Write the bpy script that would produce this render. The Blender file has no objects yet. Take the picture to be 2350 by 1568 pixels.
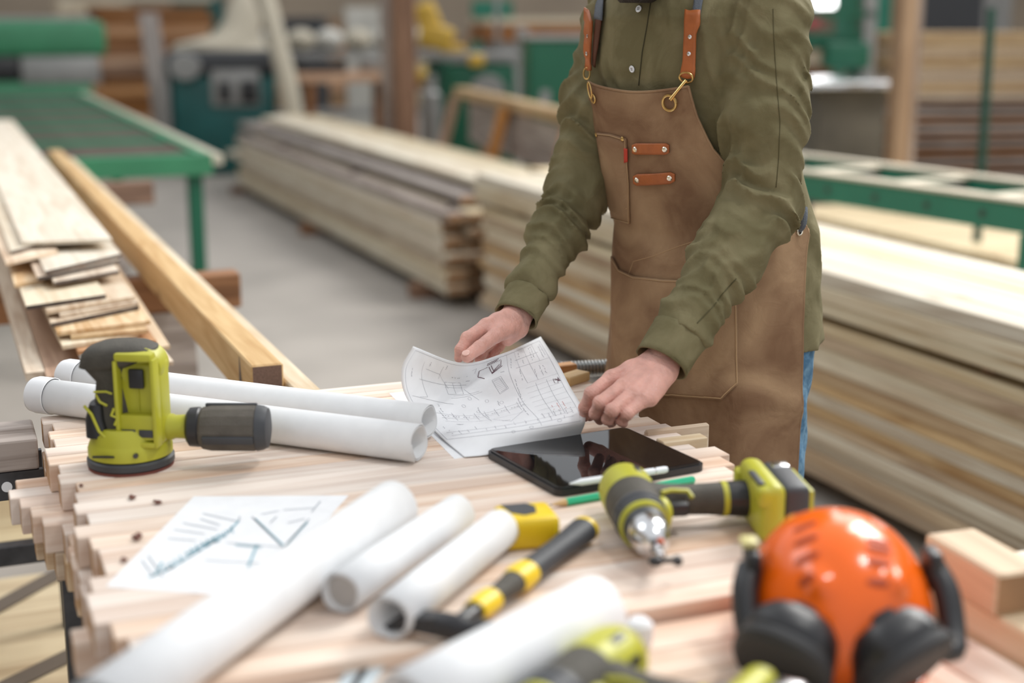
import bpy, bmesh, math, random
import numpy as np
from mathutils import Vector, Matrix
from mathutils.bvhtree import BVHTree
from math import sin, cos, pi, radians

random.seed(7)
S = bpy.context.scene
COL = S.collection

# ------------------------------------------------------------------ camera
FPX, PITCH, YAW, CAMH = 3264.0, radians(12.85), radians(22), 1.5
cam_d = bpy.data.cameras.new('camera')
cam_d.lens = 50.0; cam_d.sensor_width = 36.0; cam_d.clip_end = 200
cam_d.dof.use_dof = True; cam_d.dof.focus_distance = 2.24; cam_d.dof.aperture_fstop = 1.75
cam = bpy.data.objects.new('camera', cam_d); COL.objects.link(cam)
cam.location = (0, 0, CAMH); cam.rotation_euler = (pi/2-PITCH, 0, -YAW)
S.camera = cam
# ------------------------------------------------------------------ light
wd = bpy.data.worlds.new('sky'); S.world = wd; wd.use_nodes = True
bg = wd.node_tree.nodes['Background']
bg.inputs['Color'].default_value = (0.94, 0.965, 1.0, 1); bg.inputs['Strength'].default_value = 0.80
def area(name, loc, target, sx, sy, power, col=(1, 1, 1)):
    l = bpy.data.lights.new(name, 'AREA'); l.shape = 'RECTANGLE'; l.size = sx; l.size_y = sy
    l.energy = power; l.color = col
    o = bpy.data.objects.new(name, l); COL.objects.link(o); o.location = loc
    o.rotation_euler = (Vector(target)-Vector(loc)).to_track_quat('-Z', 'Y').to_euler()
    return o
area('skylight_panel', (5.5, 4.2, 5.2), (1.0, 1.9, 1.0), 2.6, 2.6, 420, (1.0, 0.985, 0.95))
area('roof_strip_light', (-2.5, 5.5, 6.0), (0.6, 2.0, 0.9), 2.5, 2.5, 70, (0.95, 0.98, 1.0))
area('roof_spot_light', (2.2, 0.6, 4.6), (0.8, 1.2, 0.9), 0.5, 0.5, 40, (1.0, 0.99, 0.96))
area('hall_light', (7.5, 11, 6.5), (3.0, 10, 0), 5, 5, 260, (1.0, 0.98, 0.95))
S.view_settings.view_transform = 'Standard'; S.view_settings.look = 'None'
S.view_settings.gamma = 1.0; S.view_settings.exposure = 0.07; S.view_settings.use_curve_mapping = False

# ------------------------------------------------------------------ where things stand
def _ray(px, py):
    u = (px-1175)/FPX; v = (784-py)/FPX
    return (u, cos(PITCH)+v*sin(PITCH), -sin(PITCH)+v*cos(PITCH))
def W(x, y, z): return Vector((x*cos(YAW)+y*sin(YAW), -x*sin(YAW)+y*cos(YAW), z))
def P(px, py, z):
    r = _ray(px, py); t = (z-CAMH)/r[2]; return W(r[0]*t, r[1]*t, z)
def Q(px, py, D):
    r = _ray(px, py); t = D/r[1]; return W(r[0]*t, D, CAMH+r[2]*t)

# ------------------------------------------------------------------ materials
MATS = {}
def _new(name):
    m = bpy.data.materials.new(name); m.use_nodes = True
    nt = m.node_tree; b = nt.nodes['Principled BSDF']
    return m, nt, b
def srgb(r, g, b):
    f = lambda c: (c/255/12.92) if c/255 <= .04045 else ((c/255+.055)/1.055)**2.4
    return (f(r), f(g), f(b))
def mat(name, col, rough=.5, metal=0., var=0., vscale=30., bump=0., bscale=60., sss=0., spec=.5, coat=0., emit=None, stretch=None):
    if name in MATS: return MATS[name]
    m, nt, b = _new(name); N = nt.nodes; L = nt.links
    b.inputs['Base Color'].default_value = (*col, 1); b.inputs['Roughness'].default_value = rough
    b.inputs['Metallic'].default_value = metal; b.inputs['Specular IOR Level'].default_value = spec
    b.inputs['Coat Weight'].default_value = coat
    if sss:
        b.inputs['Subsurface Weight'].default_value = sss; b.inputs['Subsurface Radius'].default_value = (.012, .005, .003)
        b.inputs['Subsurface Scale'].default_value = 1.0
    if emit:
        b.inputs['Emission Color'].default_value = (*col, 1); b.inputs['Emission Strength'].default_value = emit
    tc = N.new('ShaderNodeTexCoord'); src = tc.outputs['Object']
    if stretch:
        mp = N.new('ShaderNodeMapping'); mp.inputs['Scale'].default_value = stretch; L.new(src, mp.inputs[0]); src = mp.outputs[0]
    if var or True:
        n = N.new('ShaderNodeTexNoise'); n.inputs['Scale'].default_value = vscale; n.inputs['Detail'].default_value = 5
        L.new(src, n.inputs['Vector'])
        mr = N.new('ShaderNodeMapRange'); mr.inputs[1].default_value = .3; mr.inputs[2].default_value = .7
        v = max(var, .04)
        mr.inputs[3].default_value = 1-v; mr.inputs[4].default_value = 1+v*.7
        L.new(n.outputs['Fac'], mr.inputs[0])
        mx = N.new('ShaderNodeVectorMath'); mx.operation = 'SCALE'; mx.inputs[0].default_value = col
        L.new(mr.outputs[0], mx.inputs['Scale']); L.new(mx.outputs[0], b.inputs['Base Color'])
    if bump:
        n2 = N.new('ShaderNodeTexNoise'); n2.inputs['Scale'].default_value = bscale; n2.inputs['Detail'].default_value = 4
        L.new(src, n2.inputs['Vector'])
        bp = N.new('ShaderNodeBump'); bp.inputs['Strength'].default_value = bump; bp.inputs['Distance'].default_value = .004
        L.new(n2.outputs['Fac'], bp.inputs['Height']); L.new(bp.outputs[0], b.inputs['Normal'])
    MATS[name] = m; return m
def wood(name, light, dark, rough=.62, grain=1.0, spread=.12, knots=True, fine=.5):
    if name in MATS: return MATS[name]
    m, nt, b = _new(name); N = nt.nodes; L = nt.links
    b.inputs['Roughness'].default_value = rough; b.inputs['Specular IOR Level'].default_value = .35
    tc = N.new('ShaderNodeTexCoord'); oi = N.new('ShaderNodeObjectInfo')
    off = N.new('ShaderNodeVectorMath'); off.operation = 'MULTIPLY_ADD'
    cmb = N.new('ShaderNodeCombineXYZ'); L.new(oi.outputs['Random'], cmb.inputs[0]); L.new(oi.outputs['Random'], cmb.inputs[1]); L.new(oi.outputs['Random'], cmb.inputs[2])
    off.inputs[1].default_value = (31, 17, 23); L.new(cmb.outputs[0], off.inputs[0]); L.new(tc.outputs['Object'], off.inputs[2])
    mp = N.new('ShaderNodeMapping'); mp.inputs['Scale'].default_value = (1.6*grain, 26*grain, 26*grain); L.new(off.outputs[0], mp.inputs[0])
    n = N.new('ShaderNodeTexNoise'); n.inputs['Scale'].default_value = 1.0; n.inputs['Detail'].default_value = 5; n.inputs['Distortion'].default_value = 1.4
    L.new(mp.outputs[0], n.inputs['Vector'])
    mp2 = N.new('ShaderNodeMapping'); mp2.inputs['Scale'].default_value = (6*grain, 240*grain, 240*grain); L.new(off.outputs[0], mp2.inputs[0])
    n2 = N.new('ShaderNodeTexNoise'); n2.inputs['Scale'].default_value = 1.0; n2.inputs['Detail'].default_value = 3; L.new(mp2.outputs[0], n2.inputs['Vector'])
    ad = N.new('ShaderNodeMath'); ad.operation = 'MULTIPLY_ADD'; ad.inputs[1].default_value = .35*fine; L.new(n2.outputs['Fac'], ad.inputs[0]); L.new(n.outputs['Fac'], ad.inputs[2])
    rp = N.new('ShaderNodeValToRGB'); e = rp.color_ramp.elements
    e[0].position = .42+.1*fine; e[0].color = (*light, 1); e[1].position = .72+.1*fine; e[1].color = (*dark, 1)
    L.new(ad.outputs[0], rp.inputs[0])
    hs = N.new('ShaderNodeHueSaturation')
    mr = N.new('ShaderNodeMapRange'); mr.inputs[3].default_value = 1-spread; mr.inputs[4].default_value = 1+spread; L.new(oi.outputs['Random'], mr.inputs[0])
    L.new(mr.outputs[0], hs.inputs['Value'])
    fr = N.new('ShaderNodeMath'); fr.operation = 'MULTIPLY'; fr.inputs[1].default_value = 7.31; L.new(oi.outputs['Random'], fr.inputs[0])
    fr2 = N.new('ShaderNodeMath'); fr2.operation = 'FRACT'; L.new(fr.outputs[0], fr2.inputs[0])
    mr2 = N.new('ShaderNodeMapRange'); mr2.inputs[3].default_value = .7; mr2.inputs[4].default_value = 1.2; L.new(fr2.outputs[0], mr2.inputs[0])
    L.new(mr2.outputs[0], hs.inputs['Saturation'])
    L.new(rp.outputs[0], hs.inputs['Color']); last = hs.outputs[0]
    if knots:
        mp3 = N.new('ShaderNodeMapping'); mp3.inputs['Scale'].default_value = (2.2, 7, 7); L.new(off.outputs[0], mp3.inputs[0])
        vo = N.new('ShaderNodeTexVoronoi'); vo.inputs['Scale'].default_value = 1.0; L.new(mp3.outputs[0], vo.inputs['Vector'])
        kr = N.new('ShaderNodeMapRange'); kr.inputs[1].default_value = .04; kr.inputs[2].default_value = .13; kr.inputs[3].default_value = .75; kr.inputs[4].default_value = 0
        L.new(vo.outputs['Distance'], kr.inputs[0])
        mx = N.new('ShaderNodeMix'); mx.data_type = 'RGBA'; mx.inputs[7].default_value = (dark[0]*.45, dark[1]*.36, dark[2]*.3, 1)
        L.new(kr.outputs[0], mx.inputs[0]); L.new(last, mx.inputs[6]); last = mx.outputs[2]
    L.new(last, b.inputs['Base Color'])
    bp = N.new('ShaderNodeBump'); bp.inputs['Strength'].default_value = .25; bp.inputs['Distance'].default_value = .001
    L.new(n2.outputs['Fac'], bp.inputs['Height']); L.new(bp.outputs[0], b.inputs['Normal'])
    MATS[name] = m; return m
def cloth(name, c1, c2, mscale=9., weave=900., wr=.4, rough=.85, sheen=.0, detail=6, lo=.4, hi=.65):
    m, nt, b = _new(name); N = nt.nodes; L = nt.links
    b.inputs['Roughness'].default_value = rough; b.inputs['Specular IOR Level'].default_value = .2; b.inputs['Sheen Weight'].default_value = sheen
    tc = N.new('ShaderNodeTexCoord')
    n = N.new('ShaderNodeTexNoise'); n.inputs['Scale'].default_value = mscale; n.inputs['Detail'].default_value = detail; n.inputs['Distortion'].default_value = .6; L.new(tc.outputs['Object'], n.inputs['Vector'])
    rp = N.new('ShaderNodeValToRGB'); rp.color_ramp.elements[0].position = lo; rp.color_ramp.elements[0].color = (*c1, 1)
    rp.color_ramp.elements[1].position = hi; rp.color_ramp.elements[1].color = (*c2, 1); L.new(n.outputs['Fac'], rp.inputs[0])
    L.new(rp.outputs[0], b.inputs['Base Color'])
    w = N.new('ShaderNodeTexNoise'); w.inputs['Scale'].default_value = weave; w.inputs['Detail'].default_value = 2; L.new(tc.outputs['Object'], w.inputs['Vector'])
    w2 = N.new('ShaderNodeTexNoise'); w2.inputs['Scale'].default_value = 26; w2.inputs['Detail'].default_value = 4; w2.inputs['Distortion'].default_value = 1.0; L.new(tc.outputs['Object'], w2.inputs['Vector'])
    b1 = N.new('ShaderNodeBump'); b1.inputs['Strength'].default_value = wr; b1.inputs['Distance'].default_value = .0006; L.new(w.outputs['Fac'], b1.inputs['Height'])
    b2 = N.new('ShaderNodeBump'); b2.inputs['Strength'].default_value = .35; b2.inputs['Distance'].default_value = .008; L.new(w2.outputs['Fac'], b2.inputs['Height'])
    L.new(b1.outputs[0], b2.inputs['Normal']); L.new(b2.outputs[0], b.inputs['Normal'])
    MATS[name] = m; return m

M_PINE = wood('pine_strip', srgb(234, 216, 200), srgb(208, 178, 156), spread=.06, knots=False)
M_PILE = wood('pile_pine', srgb(214, 204, 180), srgb(186, 166, 136), spread=.12, grain=.8)
M_PILEB = wood('pile_tan', srgb(200, 176, 142), srgb(160, 130, 98), spread=.12, grain=.8)
M_BEAM = wood('beam_wood', srgb(212, 184, 144), srgb(186, 152, 112), spread=.03)
M_VENEER = wood('planed_board', srgb(228, 206, 176), srgb(192, 158, 122), spread=.13, grain=1.4)
M_PALE = wood('pale_board', srgb(222, 210, 188), srgb(202, 182, 154), spread=.05, grain=1.2, knots=False)
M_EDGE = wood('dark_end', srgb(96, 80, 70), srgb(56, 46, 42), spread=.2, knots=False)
M_END = mat('end_grain', srgb(184, 142, 100), .75, var=.18, vscale=60, bump=.2, bscale=400)
M_ENDD = mat('end_grain_dark', srgb(150, 116, 84), .8, var=.3, vscale=12)
M_BROWN = wood('brown_timber', srgb(150, 108, 76), srgb(104, 70, 46), spread=.15)
M_ORANGE = wood('orange_timber', srgb(196, 150, 108), srgb(164, 116, 76), spread=.1)
M_TAN = wood('tan_timber', srgb(154, 128, 102), srgb(128, 102, 78), spread=.05)
M_GREYW = wood('weathered_board', srgb(170, 158, 150), srgb(120, 106, 96), spread=.15)
M_PLY = wood('plywood', srgb(222, 200, 150), srgb(190, 160, 108), spread=.08, grain=.5)
M_PAPER = mat('white_paper', (.83, .84, .86), .55, var=.01, spec=.3)
M_TUBE = mat('roll_paper', (.80, .81, .82), .5, var=.01, spec=.35)
M_INNER = mat('roll_inside', (.55, .53, .5), .7)
M_INK = mat('grey_ink', (.36, .36, .40), .7)
M_SKG = mat('grey_pencil', (.42, .46, .50), .7)
M_INKD = mat('dark_red_ink', (.10, .03, .05), .7)
M_RED = mat('red_ink', (.65, .2, .18), .7)
M_BLUE = mat('blue_pencil', (.26, .46, .54), .7)
M_LIME = mat('lime_plastic', srgb(180, 178, 50), .42, var=.06, vscale=25, bump=.05)
M_GRIP = mat('charcoal_rubber', srgb(74, 70, 62), .7, var=.2, vscale=60, bump=.3, bscale=300)
M_DARK = mat('black_plastic', (.018, .018, .02), .38, bump=.03)
M_DKG = mat('dark_grey_plastic', srgb(62, 64, 68), .5, var=.1)
M_CAN = mat('dusty_grey_mesh', srgb(96, 90, 82), .75, var=.2, vscale=40, bump=.6, bscale=700)
M_STEEL = mat('bright_steel', (.75, .75, .76), .2, 1.0)
M_STEELD = mat('dark_steel', (.09, .09, .095), .4, .8, var=.3)
M_ORNG = mat('orange_shell', (.93, .14, .003), .2, coat=.25, spec=.45, var=.02)
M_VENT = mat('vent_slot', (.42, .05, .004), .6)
M_YEL = mat('yellow_plastic', srgb(235, 200, 30), .4)
M_SCREEN = mat('tablet_glass', (.006, .006, .007), .04, spec=.6)
M_GRN = mat('machine_green', srgb(58, 130, 92), .45, var=.15, vscale=4)
M_GRND = mat('conveyor_green', srgb(40, 118, 96), .45, var=.12, vscale=4)
M_TEAL = mat('machine_teal', srgb(18, 84, 82), .45, var=.2, vscale=4)
M_DGRN = mat('dark_green', srgb(16, 92, 66), .45, var=.1, vscale=3)
M_GREY = mat('grey_metal', srgb(150, 150, 148), .45, .3, var=.12, vscale=5)
M_CREAM = mat('cream_fabric', srgb(196, 188, 170), .9, var=.1, vscale=4)
M_WHITEB = mat('white_rag', srgb(200, 198, 190), .8, var=.1, vscale=6)
M_BRASS = mat('brass', (.72, .5, .2), .28, 1.0)
M_RIVET = mat('nickel_rivet', (.8, .74, .62), .25, 1.0)
M_LEATH = mat('tan_leather', srgb(172, 96, 48), .5, var=.12, vscale=60, bump=.15, bscale=200)
M_SKIN = mat('skin', srgb(218, 166, 152), .48, var=.18, vscale=38, bump=.4, bscale=210, sss=.2)
M_NAIL = mat('fingernail', srgb(232, 186, 172), .3)
M_HAIR = mat('dark_hair', (.016, .012, .01), .6, bump=.6, bscale=250)
M_BEARD = mat('dark_beard', (.018, .013, .011), .6, bump=.6, bscale=250)
M_SHIRT = cloth('olive_linen', srgb(110, 103, 74), srgb(130, 122, 92), mscale=14, wr=.55)
M_APRON = cloth('waxed_canvas', srgb(124, 94, 70), srgb(172, 142, 110), mscale=9, wr=.4, rough=.75, lo=.35, hi=.72)
M_APRON2 = cloth('waxed_canvas_pocket', srgb(138, 108, 82), srgb(170, 140, 108), mscale=9, wr=.35, rough=.75)
M_STITCH = mat('tan_thread', srgb(178, 146, 108), .8)
M_DENIM = cloth('blue_denim', srgb(78, 116, 146), srgb(120, 156, 180), mscale=60, wr=.5)
M_WEB = mat('grey_webbing', srgb(92, 98, 106), .8, bump=.4, bscale=400)
M_SHOE = mat('brown_boot', srgb(70, 48, 34), .5)
M_PENC = mat('green_pencil_paint', srgb(52, 186, 142), .35)
M_POST = mat('post_green', srgb(18, 62, 50), .5)
M_SCREW = mat('oiled_steel', (.42, .43, .43), .32, 1.0)
M_STYL = mat('white_stylus', (.85, .88, .92), .3)

# ------------------------------------------------------------------ builders
def tag(o, label=None, cat=None, group=None, kind=None):
    if label: o['label'] = label
    if cat: o['category'] = cat
    if group: o['group'] = group
    if kind: o['kind'] = kind
    return o
def empty(name, loc=(0, 0, 0), rz=0, label=None, cat=None, group=None):
    o = bpy.data.objects.new(name, None); COL.objects.link(o); o.location = loc; o.rotation_euler = (0, 0, rz)
    o.empty_display_size = .05
    return tag(o, label, cat, group)
def link(name, me, m, parent=None, loc=None, rot=None, smooth=False):
    if m is not None: me.materials.append(m) if not len(me.materials) else None
    o = bpy.data.objects.new(name, me); COL.objects.link(o)
    if parent: o.parent = parent
    if loc is not None: o.location = loc
    if rot is not None: o.rotation_euler = rot
    if smooth: me.shade_smooth() if hasattr(me, 'shade_smooth') else [setattr(p, 'use_smooth', True) for p in me.polygons]
    return o
def mesh_np(V, F, name='m'):
    me = bpy.data.meshes.new(name); me.from_pydata([tuple(v) for v in V], [], [tuple(f) for f in F]); me.update(); return me
class MB:
    def __init__(s): s.bm = bmesh.new()
    def box(s, c, d, r=0, rot=None, seg=2):
        g = bmesh.ops.create_cube(s.bm, size=1.0); vs = g['verts']
        for v in vs: v.co = Vector((v.co.x*d[0], v.co.y*d[1], v.co.z*d[2]))
        if r:
            es = list({e for v in vs for e in v.link_edges})
            res = bmesh.ops.bevel(s.bm, geom=es, offset=r, segments=seg, affect='EDGES', profile=.5)
            vs = list({v for f in res['faces'] for v in f.verts} | {v for v in vs if v.is_valid})
        Mx = Matrix.Translation(c) @ (rot if rot is not None else Matrix.Identity(4))
        for v in vs: v.co = Mx @ v.co
        return s
    def loft(s, rings, cap=True, closed=True):
        R = [[s.bm.verts.new(p) for p in r] for r in rings]
        n = len(R[0])
        for a, b in zip(R[:-1], R[1:]):
            for i in range(n if closed else n-1):
                j = (i+1) % n
                s.bm.faces.new((a[i], a[j], b[j], b[i]))
        if cap and closed:
            s.bm.faces.new(list(reversed(R[0]))); s.bm.faces.new(R[-1])
        return s
    def lathe(s, prof, axis='z', c=(0, 0, 0), n=32, cap=True, sx=1, sy=1):
        rings = []
        for r, h in prof:
            ring = []
            for i in range(n):
                a = 2*pi*i/n; x, y = r*cos(a)*sx, r*sin(a)*sy
                p = {'z': (x, y, h), 'x': (h, x, y), 'y': (y, h, x)}[axis]
                ring.append((p[0]+c[0], p[1]+c[1], p[2]+c[2]))
            rings.append(ring)
        return s.loft(rings, cap)
    def tube(s, pts, rad, n=10, cap=True):
        pts = [Vector(p) for p in pts]; rings = []
        up = Vector((0, 0, 1)); prev = None
        for i, p in enumerate(pts):
            t = (pts[min(i+1, len(pts)-1)]-pts[max(i-1, 0)]).normalized()
            if prev is None:
                a = t.cross(up)
                if a.length < .01: a = t.cross(Vector((1, 0, 0)))
            else: a = prev - t*prev.dot(t)
            a.normalize(); prev = a; b = t.cross(a)
            r = rad[i] if hasattr(rad, '__len__') else rad
            rings.append([p + a*r*cos(2*pi*k/n) + b*r*sin(2*pi*k/n) for k in range(n)])
        return s.loft(rings, cap)
    def ell(s, c, d, n=20, rot=None):
        g = bmesh.ops.create_uvsphere(s.bm, u_segments=n, v_segments=max(8, n*2//3), radius=1)
        Mx = Matrix.Translation(c) @ (rot if rot is not None else Matrix.Identity(4))
        for v in g['verts']: v.co = Mx @ Vector((v.co.x*d[0], v.co.y*d[1], v.co.z*d[2]))
        return s
    def prism(s, poly, z0, z1):
        a = [s.bm.verts.new((x, y, z0)) for x, y in poly]; b = [s.bm.verts.new((x, y, z1)) for x, y in poly]
        n = len(poly)
        for i in range(n): s.bm.faces.new((a[i], a[(i+1) % n], b[(i+1) % n], b[i]))
        s.bm.faces.new(list(reversed(a))); s.bm.faces.new(b); return s
    def build(s, name, m, parent=None, loc=None, rot=None, smooth=True, ang=35):
        bmesh.ops.recalc_face_normals(s.bm, faces=s.bm.faces)
        me = bpy.data.meshes.new(name); s.bm.to_mesh(me); s.bm.free()
        o = link(name, me, m, parent, loc, rot)
        if smooth:
            try: me.shade_smooth()
            except Exception: pass
            try: me.set_sharp_from_angle(angle=radians(ang))
            except Exception: pass
        return o
def copy_tree(o, parent=None):
    c = o.copy(); COL.objects.link(c)
    if parent: c.parent = parent
    for ch in list(o.children): copy_tree(ch, c)
    return c
def board(name, c, L, w, t, m, rz=0, ry=0, parent=None, bev=.0015, label=None, cat=None, group=None, end=None):
    """board with its length along local X; c = centre"""
    o = MB().box((0, 0, 0), (L, w, t), bev, seg=1).build(name, m, parent, c, (0, ry, rz), smooth=False)
    if end is not None:
        o.data.materials.append(end)
        for p in o.data.polygons:
            if abs(p.normal.x) > .9: p.material_index = 1
    return tag(o, label, cat, group)
ORD = ['first', 'second', 'third', 'fourth', 'fifth', 'sixth', 'seventh', 'eighth', 'ninth', 'tenth', 'eleventh', 'twelfth', 'thirteenth', 'fourteenth', 'fifteenth', 'sixteenth', 'seventeenth', 'eighteenth', 'nineteenth', 'twentieth', 'twenty-first', 'twenty-second', 'twenty-third', 'twenty-fourth', 'twenty-fifth']

# ------------------------------------------------------------------ signed distance shapes -> meshes
def seg_sd(X, Y, Z, a, b, r1, r2):
    a = np.array(a, np.float32); b = np.array(b, np.float32); d = b-a; L = float(d@d)+1e-12
    t = np.clip(((X-a[0])*d[0]+(Y-a[1])*d[1]+(Z-a[2])*d[2])/L, 0, 1)
    dx = X-a[0]-t*d[0]; dy = Y-a[1]-t*d[1]; dz = Z-a[2]-t*d[2]
    return np.sqrt(dx*dx+dy*dy+dz*dz)-(r1+(r2-r1)*t)
def ell_sd(X, Y, Z, c, r, R=None):
    x, y, z = X-c[0], Y-c[1], Z-c[2]
    if R is not None: x, y, z = R[0][0]*x+R[0][1]*y+R[0][2]*z, R[1][0]*x+R[1][1]*y+R[1][2]*z, R[2][0]*x+R[2][1]*y+R[2][2]*z
    k = np.sqrt((x/r[0])**2+(y/r[1])**2+(z/r[2])**2)
    return (k-1)*min(r)
def smin(a, b, k):
    h = np.clip(.5+.5*(b-a)/k, 0, 1); return b+(a-b)*h-k*h*(1-h)
def surfnet(f, lo, hi, h):
    lo = np.array(lo, np.float32); n = (np.ceil((np.array(hi)-lo)/h)).astype(int)+1
    xs = [lo[i]+h*np.arange(n[i], dtype=np.float32) for i in range(3)]
    X, Y, Z = np.meshgrid(*xs, indexing='ij')
    V = f(X, Y, Z).astype(np.float32)
    V[0] = V[-1] = 1; V[:, 0] = V[:, -1] = 1; V[:, :, 0] = V[:, :, -1] = 1
    s = V < 0
    c = np.zeros(tuple(n-1), np.int8)
    offs = [(i, j, k) for i in (0, 1) for j in (0, 1) for k in (0, 1)]
    def sub(A, o): return A[o[0]:A.shape[0]-1+o[0], o[1]:A.shape[1]-1+o[1], o[2]:A.shape[2]-1+o[2]]
    for o in offs: c += sub(s, o)
    act = (c > 0) & (c < 8); I = np.argwhere(act); idx = -np.ones(act.shape, np.int64); idx[act] = np.arange(len(I))
    acc = np.zeros((len(I), 3)); cnt = np.zeros(len(I))
    for a in offs:
        for ax in range(3):
            if a[ax]: continue
            b = list(a); b[ax] = 1
            va = V[I[:, 0]+a[0], I[:, 1]+a[1], I[:, 2]+a[2]]; vb = V[I[:, 0]+b[0], I[:, 1]+b[1], I[:, 2]+b[2]]
            mk = (va < 0) != (vb < 0)
            t = np.where(mk, va/np.where(mk, va-vb, 1), 0)
            p = I+np.array(a); p = p.astype(float); p[:, ax] += t
            acc[mk] += p[mk]; cnt[mk] += 1
    verts = lo+h*(acc/cnt[:, None])
    quads = []
    for ax in range(3):
        o1, o2 = [(1, 2), (2, 0), (0, 1)][ax]
        sl0 = [slice(None)]*3; sl1 = [slice(None)]*3
        sl0[ax] = slice(0, -1); sl1[ax] = slice(1, None)
        e = s[tuple(sl0)] != s[tuple(sl1)]
        J = np.argwhere(e); J = J[(J[:, o1] > 0) & (J[:, o2] > 0) & (J[:, o1] < n[o1]-1) & (J[:, o2] < n[o2]-1)]
        ins = s[J[:, 0], J[:, 1], J[:, 2]]
        def g(d1, d2):
            K = J.copy(); K[:, o1] -= d1; K[:, o2] -= d2; return idx[K[:, 0], K[:, 1], K[:, 2]]
        q = np.stack([g(1, 1), g(0, 1), g(0, 0), g(1, 0)], 1)
        q[~ins] = q[~ins][:, ::-1]
        quads.append(q)
    q = np.concatenate(quads); q = q[(q >= 0).all(1)]
    return verts, q
def np_mesh(name, parts):
    """parts: list of (verts, quads) joined as one mesh"""
    V = np.concatenate([p[0] for p in parts]); off = 0; F = []
    for v, q in parts: F.append(q+off); off += len(v)
    F = np.concatenate(F)
    me = bpy.data.meshes.new(name)
    me.vertices.add(len(V)); me.vertices.foreach_set('co', V.astype(np.float32).ravel())
    me.loops.add(len(F)*4); me.loops.foreach_set('vertex_index', F.astype(np.int32).ravel())
    me.polygons.add(len(F)); me.polygons.foreach_set('loop_start', np.arange(0, len(F)*4, 4, dtype=np.int32))
    me.update(calc_edges=True); me.validate()
    me.shade_smooth()
    return me

# ================================================================== THE SETTING
def struct(name, mb, m): return tag(mb.build(name, m, smooth=False), kind='structure')
M_FLOOR = mat('concrete_floor', srgb(168, 161, 153), .6, var=.16, vscale=1.6)
M_WALL = mat('hall_wall', srgb(164, 150, 132), .8, var=.2, vscale=.7)
M_WALLB = mat('hall_wall_back', srgb(164, 150, 132), .8, var=.25, vscale=.5)
struct('floor', MB().box((5, 11, -.05), (26, 34, .1)), M_FLOOR)
struct('wall_back', MB().box((5, 27.6, 3.5), (26, .2, 7)), M_WALLB)
struct('wall_left', MB().box((-7.9, 11, 3.5), (.2, 34, 7)), M_WALL)
struct('wall_right', MB().box((17.9, 11, 3.5), (.2, 34, 7)), M_WALL)
M_PANE = mat('bright_window', (1, 1, 1), .5, emit=6.0)
wl = Q(1900, 6, 24)
struct('window_1', MB().box((17.77, 16.5, 2.3), (.06, 2.6, 1.3)), M_PANE)
wf = MB()
for y in (15.15, 16.5, 17.85): wf.box((17.74, y, 2.3), (.08, .1, 1.5))
for z in (1.6, 3.0): wf.box((17.74, 16.5, z), (.08, 2.8, .1))
struct('window_1_frame', wf, M_GREY)
struct('window_2', MB().box((17.77, 25.95, 2.9), (.06, 1.3, 2.36)), M_PANE)
wf = MB()
for y in (25.25, 26.65): wf.box((17.74, y, 2.9), (.08, .1, 2.5))
for z in (1.66, 4.12): wf.box((17.74, 25.95, z), (.08, 1.5, .1))
struct('window_2_frame', wf, M_GREY)

# ================================================================== WORKBENCH OF PINE STRIPS
TZ = .88
SW, ST = .045, .04
rs = random.Random(3)
y = 2.302; k = 0
rights = {}
while y > 1.30:
    w = SW
    x0 = .125+rs.choice([-.012, -.004, 0, .004, .01, .016]); x1 = 1.012+rs.choice([-.012, -.006, 0, .006, .014])
    if k == 12: x1 += .03
    L = x1-x0
    board('pine_strip', ((x0+x1)/2, y-w/2, TZ-ST/2), L, w-.0012, ST, M_PINE, end=M_END,
          label='pale pine strip in the top layer of the workbench, %s from the far edge' % ORD[k], cat='wooden strip', group='pine strips of the bench top layer')
    y -= w; k += 1
FY = y
# second and third layers, ends poking out on the left
for lay, (zt, n, jit, lab) in enumerate(((TZ-ST-.001, 24, .022, 'pine strip of the second layer of the workbench, %s from the far side'),
                                        (TZ-2*ST-.002, 24, .018, 'pine strip of the lowest layer of the workbench, %s from the far side'))):
    y = 2.29
    for i in range(n):
        if y < 1.25: break
        d = rs.uniform(0, jit) if lay == 0 else rs.uniform(-.02, jit)
        if lay == 0 and 4 <= i <= 8: d = .078-abs(i-5)*.012
        if lay == 1 and 5 <= i <= 9: d = .05-abs(i-6)*.01
        x0 = .135-d
        if lay == 0 and i == 17: x0 = .095
        x1 = 1.0+rs.uniform(-.04, .0)
        board('pine_strip', ((x0+x1)/2, y-.0215, zt-ST/2), x1-x0, .042, ST, M_PINE if lay == 0 else M_VENEER, end=M_END,
              label=lab % ORD[i], cat='wooden strip', group='pine strips of the bench lower layers')
        y -= .044
# stepped-down strips at the front, and lengthways planks at the front right
y = FY-.004
i = 0
while y > .62:
    x0 = .16+rs.uniform(-.03, .02); x1 = .80
    board('pine_strip', ((x0+x1)/2, y-.03, TZ-.016-.02), x1-x0, .058, .04, M_PINE, end=M_END,
          label='wide pine strip one step lower at the front of the workbench, %s from the step' % ORD[i], cat='wooden strip', group='front strips one step lower')
    y -= .06; i += 1
x = .806
for i in range(3):
    w = .070
    board('plank', (x+w/2, .94, TZ-.048-.017), .70, w-.003, .034, M_PINE, rz=pi/2, end=M_END,
          label='short pale plank under the orange helmet, %s from the left' % ORD[i], cat='plank', group='planks under the helmet')
    x += w
for i in range(3):
    board('thick_plank', (1.022+.05+i*.101, .90+.02*(i % 2), TZ-.012-.024), .72, .098, .048, M_PALE, rz=pi/2, bev=.003, end=M_END,
          label='thick pale plank to the right of the helmet, %s from the left' % ORD[i], cat='plank', group='thick planks right of the helmet')
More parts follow.
